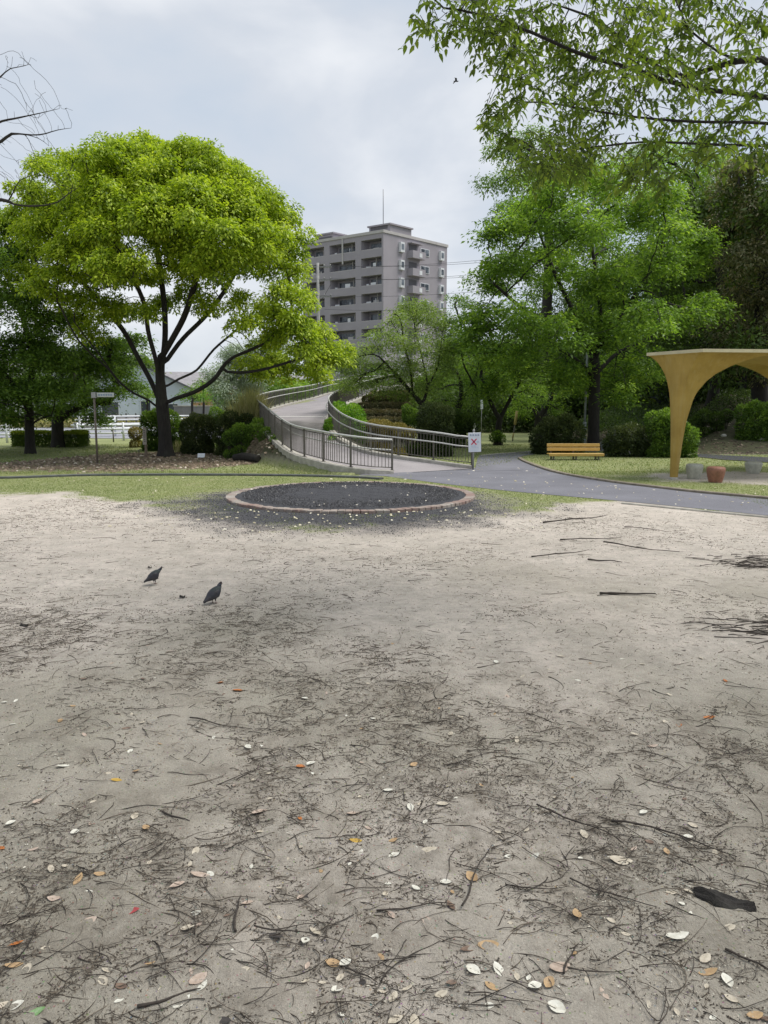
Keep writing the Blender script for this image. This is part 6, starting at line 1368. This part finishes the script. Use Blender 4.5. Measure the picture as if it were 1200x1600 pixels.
def tintmat(name, stops, rough=.9):
    m, nt, b, _ = nmat(name); at = nt.nodes.new('ShaderNodeAttribute'); at.attribute_name = 'tint'; nt.links.new(ramp(nt, at.outputs['Fac'], stops), b.inputs['Base Color']); b.inputs['Roughness'].default_value = rough; return m
def dd1(x, y, R):
    n = fbm(x * 1.1 + 5, y * .9, 61, 4); return np.clip((n - .38) * 3.4, .10, 1) * (1 - .75 * sst(4.8, 6.5, y)) * (y < grass_edge(x) - .2)
M['sliver'] = tintmat('litter_dark', [(0, (.03, .024, .02)), (.6, (.085, .068, .052)), (1, (.20, .165, .125))])
slivers('twig_litter', 110000, .022, .0016, .002, M['sliver'], dd1, 201)
slivers('bark_crumbs', 150000, .005, .0035, .004, M['sliver'], dd1, 202, smin=.5, smax=1.8)
M['fleck'] = tintmat('litter_pale', [(0, (.20, .17, .13)), (.5, (.42, .38, .31)), (1, (.66, .63, .55))])
slivers('pale_flecks', 42000, .006, .004, .003, M['fleck'], lambda x, y, R: np.clip((fbm(x * 1.3, y, 66, 3) - .3) * 2, .1, 1) * (y < grass_edge(x)), 203, smin=.4, smax=1.6)
def dch(x, y, R): 
    m_ = masks(x, y); r = ((x + .9) / 2.3) ** 2 + ((y - 10.9) / 1.5) ** 2; return np.exp(-r * 1.3) * (y < RC[1]) * ~ring_in(x, y) * .9 + .05 * m_[0]
slivers('pale_leaf_scatter', 2600, .028, .014, .008, tintmat('scatter_pale', [(0, (.28, .24, .13)), (.5, (.55, .50, .36)), (1, (.74, .70, .58))]), dch, 204, xr=(-10, 9), yr=(8.5, 17), ypow=1, smin=.5, smax=1.1, zlift=.012)
def dri(x, y, R): return (((x - RC[0]) / (RRx - .3)) ** 2 + ((y - RC[1]) / (RRy - .3)) ** 2 < 1) * 1.0
M['charb'] = tintmat('char_black', [(0, (.012, .012, .014)), (.7, (.04, .04, .045)), (1, (.13, .13, .13))])
slivers('char_crumbs', 50000, .010, .0045, .006, M['charb'], lambda x, y, R: np.clip(masks(x, y)[1] * 1.1, 0, 1) ** .7 * ~ring_in(x, y), 209, xr=(-9, 9), yr=(8.2, 15.5), ypow=1, smin=.4, smax=1.0)
slivers('ring_soil_crumbs', 26000, .012, .006, .010, M['charb'], dri, 210, xr=(-4, 3), yr=(10.5, 16.5), ypow=1, smin=.4, smax=1.2, zlift=.055)
slivers('path_leaf_scatter', 600, .022, .012, .006, tintmat('scatter_path', [(0, (.2, .17, .12)), (.6, (.45, .40, .30)), (1, (.66, .62, .54))]), lambda x, y, R: in_path(x, y) * .6, 211, xr=(-2, 12), yr=(10.5, 20), ypow=1, smin=.4, smax=1.1, zlift=.008)
slivers('ring_leaf_scatter', 110, .022, .011, .008, tintmat('scatter_ring', [(0, (.3, .27, .22)), (1, (.66, .62, .54))]), dri, 205, xr=(-4, 3), yr=(10.5, 16.5), ypow=1, smin=.4, smax=1.0, zlift=.085)
def dlt(x, y, R): return masks(x, y)[2] * .7 + .5 * masks(x, y)[3] * (x < -3) * (y < 27)
slivers('brown_leaf_litter', 22000, .045, .028, .014, tintmat('scatter_brown', [(0, (.07, .05, .033)), (.5, (.17, .125, .085)), (.85, (.32, .25, .18)), (1, (.52, .46, .38))]), dlt, 206, xr=(-14, 14), yr=(17.8, 27), ypow=1, smin=.4, smax=1.1, zlift=.005)
def dsl(x, y, R): return masks(x, y)[3] * (x > 8)
slivers('slope_litter', 12000, .03, .018, .01, tintmat('scatter_slope', [(0, (.03, .02, .015)), (.6, (.10, .07, .05)), (1, (.34, .28, .2))]), dsl, 207, xr=(-22, 22), yr=(24, 38), ypow=1, smin=.4, smax=1.3, zlift=.005)
def fine_twigs(name, n, dens, seed, mat, Lr=(.05, .24), rad=.0014):
    R = np.random.RandomState(seed); x = R.uniform(-7, 7, n); u = R.rand(n); y = 1.4 + 11 * u ** 1.25; x = x * np.minimum(1, (y * .62 + .6) / 7); k = R.rand(n) < dens(x, y, R); x = x[k]; y = y[k]; n = len(x)
    L_ = R.uniform(Lr[0], Lr[1], n) * (.6 + .9 * R.rand(n) ** 3) * (.8 + .07 * y); a = R.normal(0, .7, n); S = 8; P = np.stack([x, y], 1); pts = []; r_ = rad * R.uniform(.6, 1.5, n) * (.75 + .12 * y)
    cv = R.normal(0, .14, n)
    for i in range(S): pts.append(P.copy()); a = a + cv + R.normal(0, .13, n); P = P + np.stack([np.cos(a), np.sin(a)], 1) * (L_ / (S - 1))[:, None]
    arch = R.uniform(0, .012, n); V = []
    for i in range(S):
        t = i / (S - 1); d = pts[min(i + 1, S - 1)] - pts[max(i - 1, 0)]; d = unit(d); q = np.stack([-d[:, 1], d[:, 0]], 1); w_ = (r_ * (1 - .65 * t))[:, None]; z = terrain(pts[i][:, 0], pts[i][:, 1]) + arch * math.sin(pi * t)
        V += [np.concatenate([pts[i] - q * w_, z[:, None]], 1), np.concatenate([pts[i] + q * w_, z[:, None]], 1), np.concatenate([pts[i], z[:, None] + 1.8 * w_], 1)]
    V = np.stack(V, 1).reshape(-1, 3); b = np.arange(n)[:, None] * (3 * S); F_ = []
    for i in range(S - 1):
        o = 3 * i
        for p_, q_ in ((0, 2), (2, 1), (1, 0)): F_.append(b + np.array([o + p_, o + q_, o + q_ + 3, o + p_ + 3]))
    return tag(link(name, mesh_np(name, V, np.concatenate(F_, 0), True, {'tint': ('FACE', np.tile(np.clip(R.normal(.4, .25, n), 0, 1), 3 * (S - 1)))}), mat), kind='stuff')
fine_twigs('fine_twigs', 9500, lambda x, y, R: np.clip((fbm(x * 1.1 + 5, y * .9, 61, 4) - .36) * 3.0, .12, 1) * (1 - .9 * sst(4.6, 6.2, y)) * (y < grass_edge(x) - .3), 301, M['sliver'])
slivers('edge_chips', 2500, .010, .006, .004, M['sliver'], lambda x, y, R: .5 * (y < grass_edge(x)), 208, yr=(4, 13), ypow=1, smin=.3, smax=.8)
# ================================================================ LIGHT, SKY
w = bpy.data.worlds.new('World'); SC.world = w; w.use_nodes = True; nt = w.node_tree; nt.nodes.clear()
out = nt.nodes.new('ShaderNodeOutputWorld'); bg = nt.nodes.new('ShaderNodeBackground'); bg2 = nt.nodes.new('ShaderNodeBackground')
sky = nt.nodes.new('ShaderNodeTexSky'); sky.sky_type = 'NISHITA'; sky.sun_disc = False
SUN_EL, SUN_AZ = radians(60), radians(82)      # azimuth measured from +Y towards +X
sky.sun_elevation = SUN_EL; sky.sun_rotation = SUN_AZ
nt.links.new(sky.outputs[0], bg.inputs[0]); bg.inputs[1].default_value = .10
tc = nt.nodes.new('ShaderNodeTexCoord'); mp = nt.nodes.new('ShaderNodeMapping'); mp.inputs['Scale'].default_value = (1, 1, 2.2); mp.inputs['Location'].default_value = (.3, .1, .45)
nt.links.new(tc.outputs['Generated'], mp.inputs[0])
n1 = nt.nodes.new('ShaderNodeTexNoise'); n1.inputs['Scale'].default_value = 2.0; n1.inputs['Detail'].default_value = 6; n1.inputs['Roughness'].default_value = .5; n1.inputs['Distortion'].default_value = .2
nt.links.new(mp.outputs[0], n1.inputs['Vector'])
ccol = ramp(nt, n1.outputs[0], [(.35, (.50, .60, .71)), (.45, (.58, .645, .73)), (.53, (.65, .69, .75)), (.62, (.82, .84, .87))])
nt.links.new(ccol, bg2.inputs[0]); bg2.inputs[1].default_value = 1.0
mx = nt.nodes.new('ShaderNodeMixShader'); mx.inputs[0].default_value = .88
nt.links.new(bg.outputs[0], mx.inputs[1]); nt.links.new(bg2.outputs[0], mx.inputs[2]); nt.links.new(mx.outputs[0], out.inputs[0])
sl = bpy.data.lights.new('sun', 'SUN'); so = bpy.data.objects.new('sun', sl); COL.objects.link(so)
sl.energy = 3.8; sl.angle = radians(30); sl.color = (1, .96, .9)
from mathutils import Vector
dirv = Vector((sin(SUN_AZ) * cos(SUN_EL), cos(SUN_AZ) * cos(SUN_EL), sin(SUN_EL)))
so.rotation_euler = dirv.to_track_quat('Z', 'Y').to_euler(); so.location = dirv * 60
vs = SC.view_settings; vs.view_transform = 'Standard'; vs.look = 'None'; vs.gamma = 1; vs.exposure = 0.17; vs.use_curve_mapping = False
SC.cycles.max_bounces = 8; SC.cycles.diffuse_bounces = 3; SC.cycles.transmission_bounces = 4; SC.cycles.transparent_max_bounces = 4
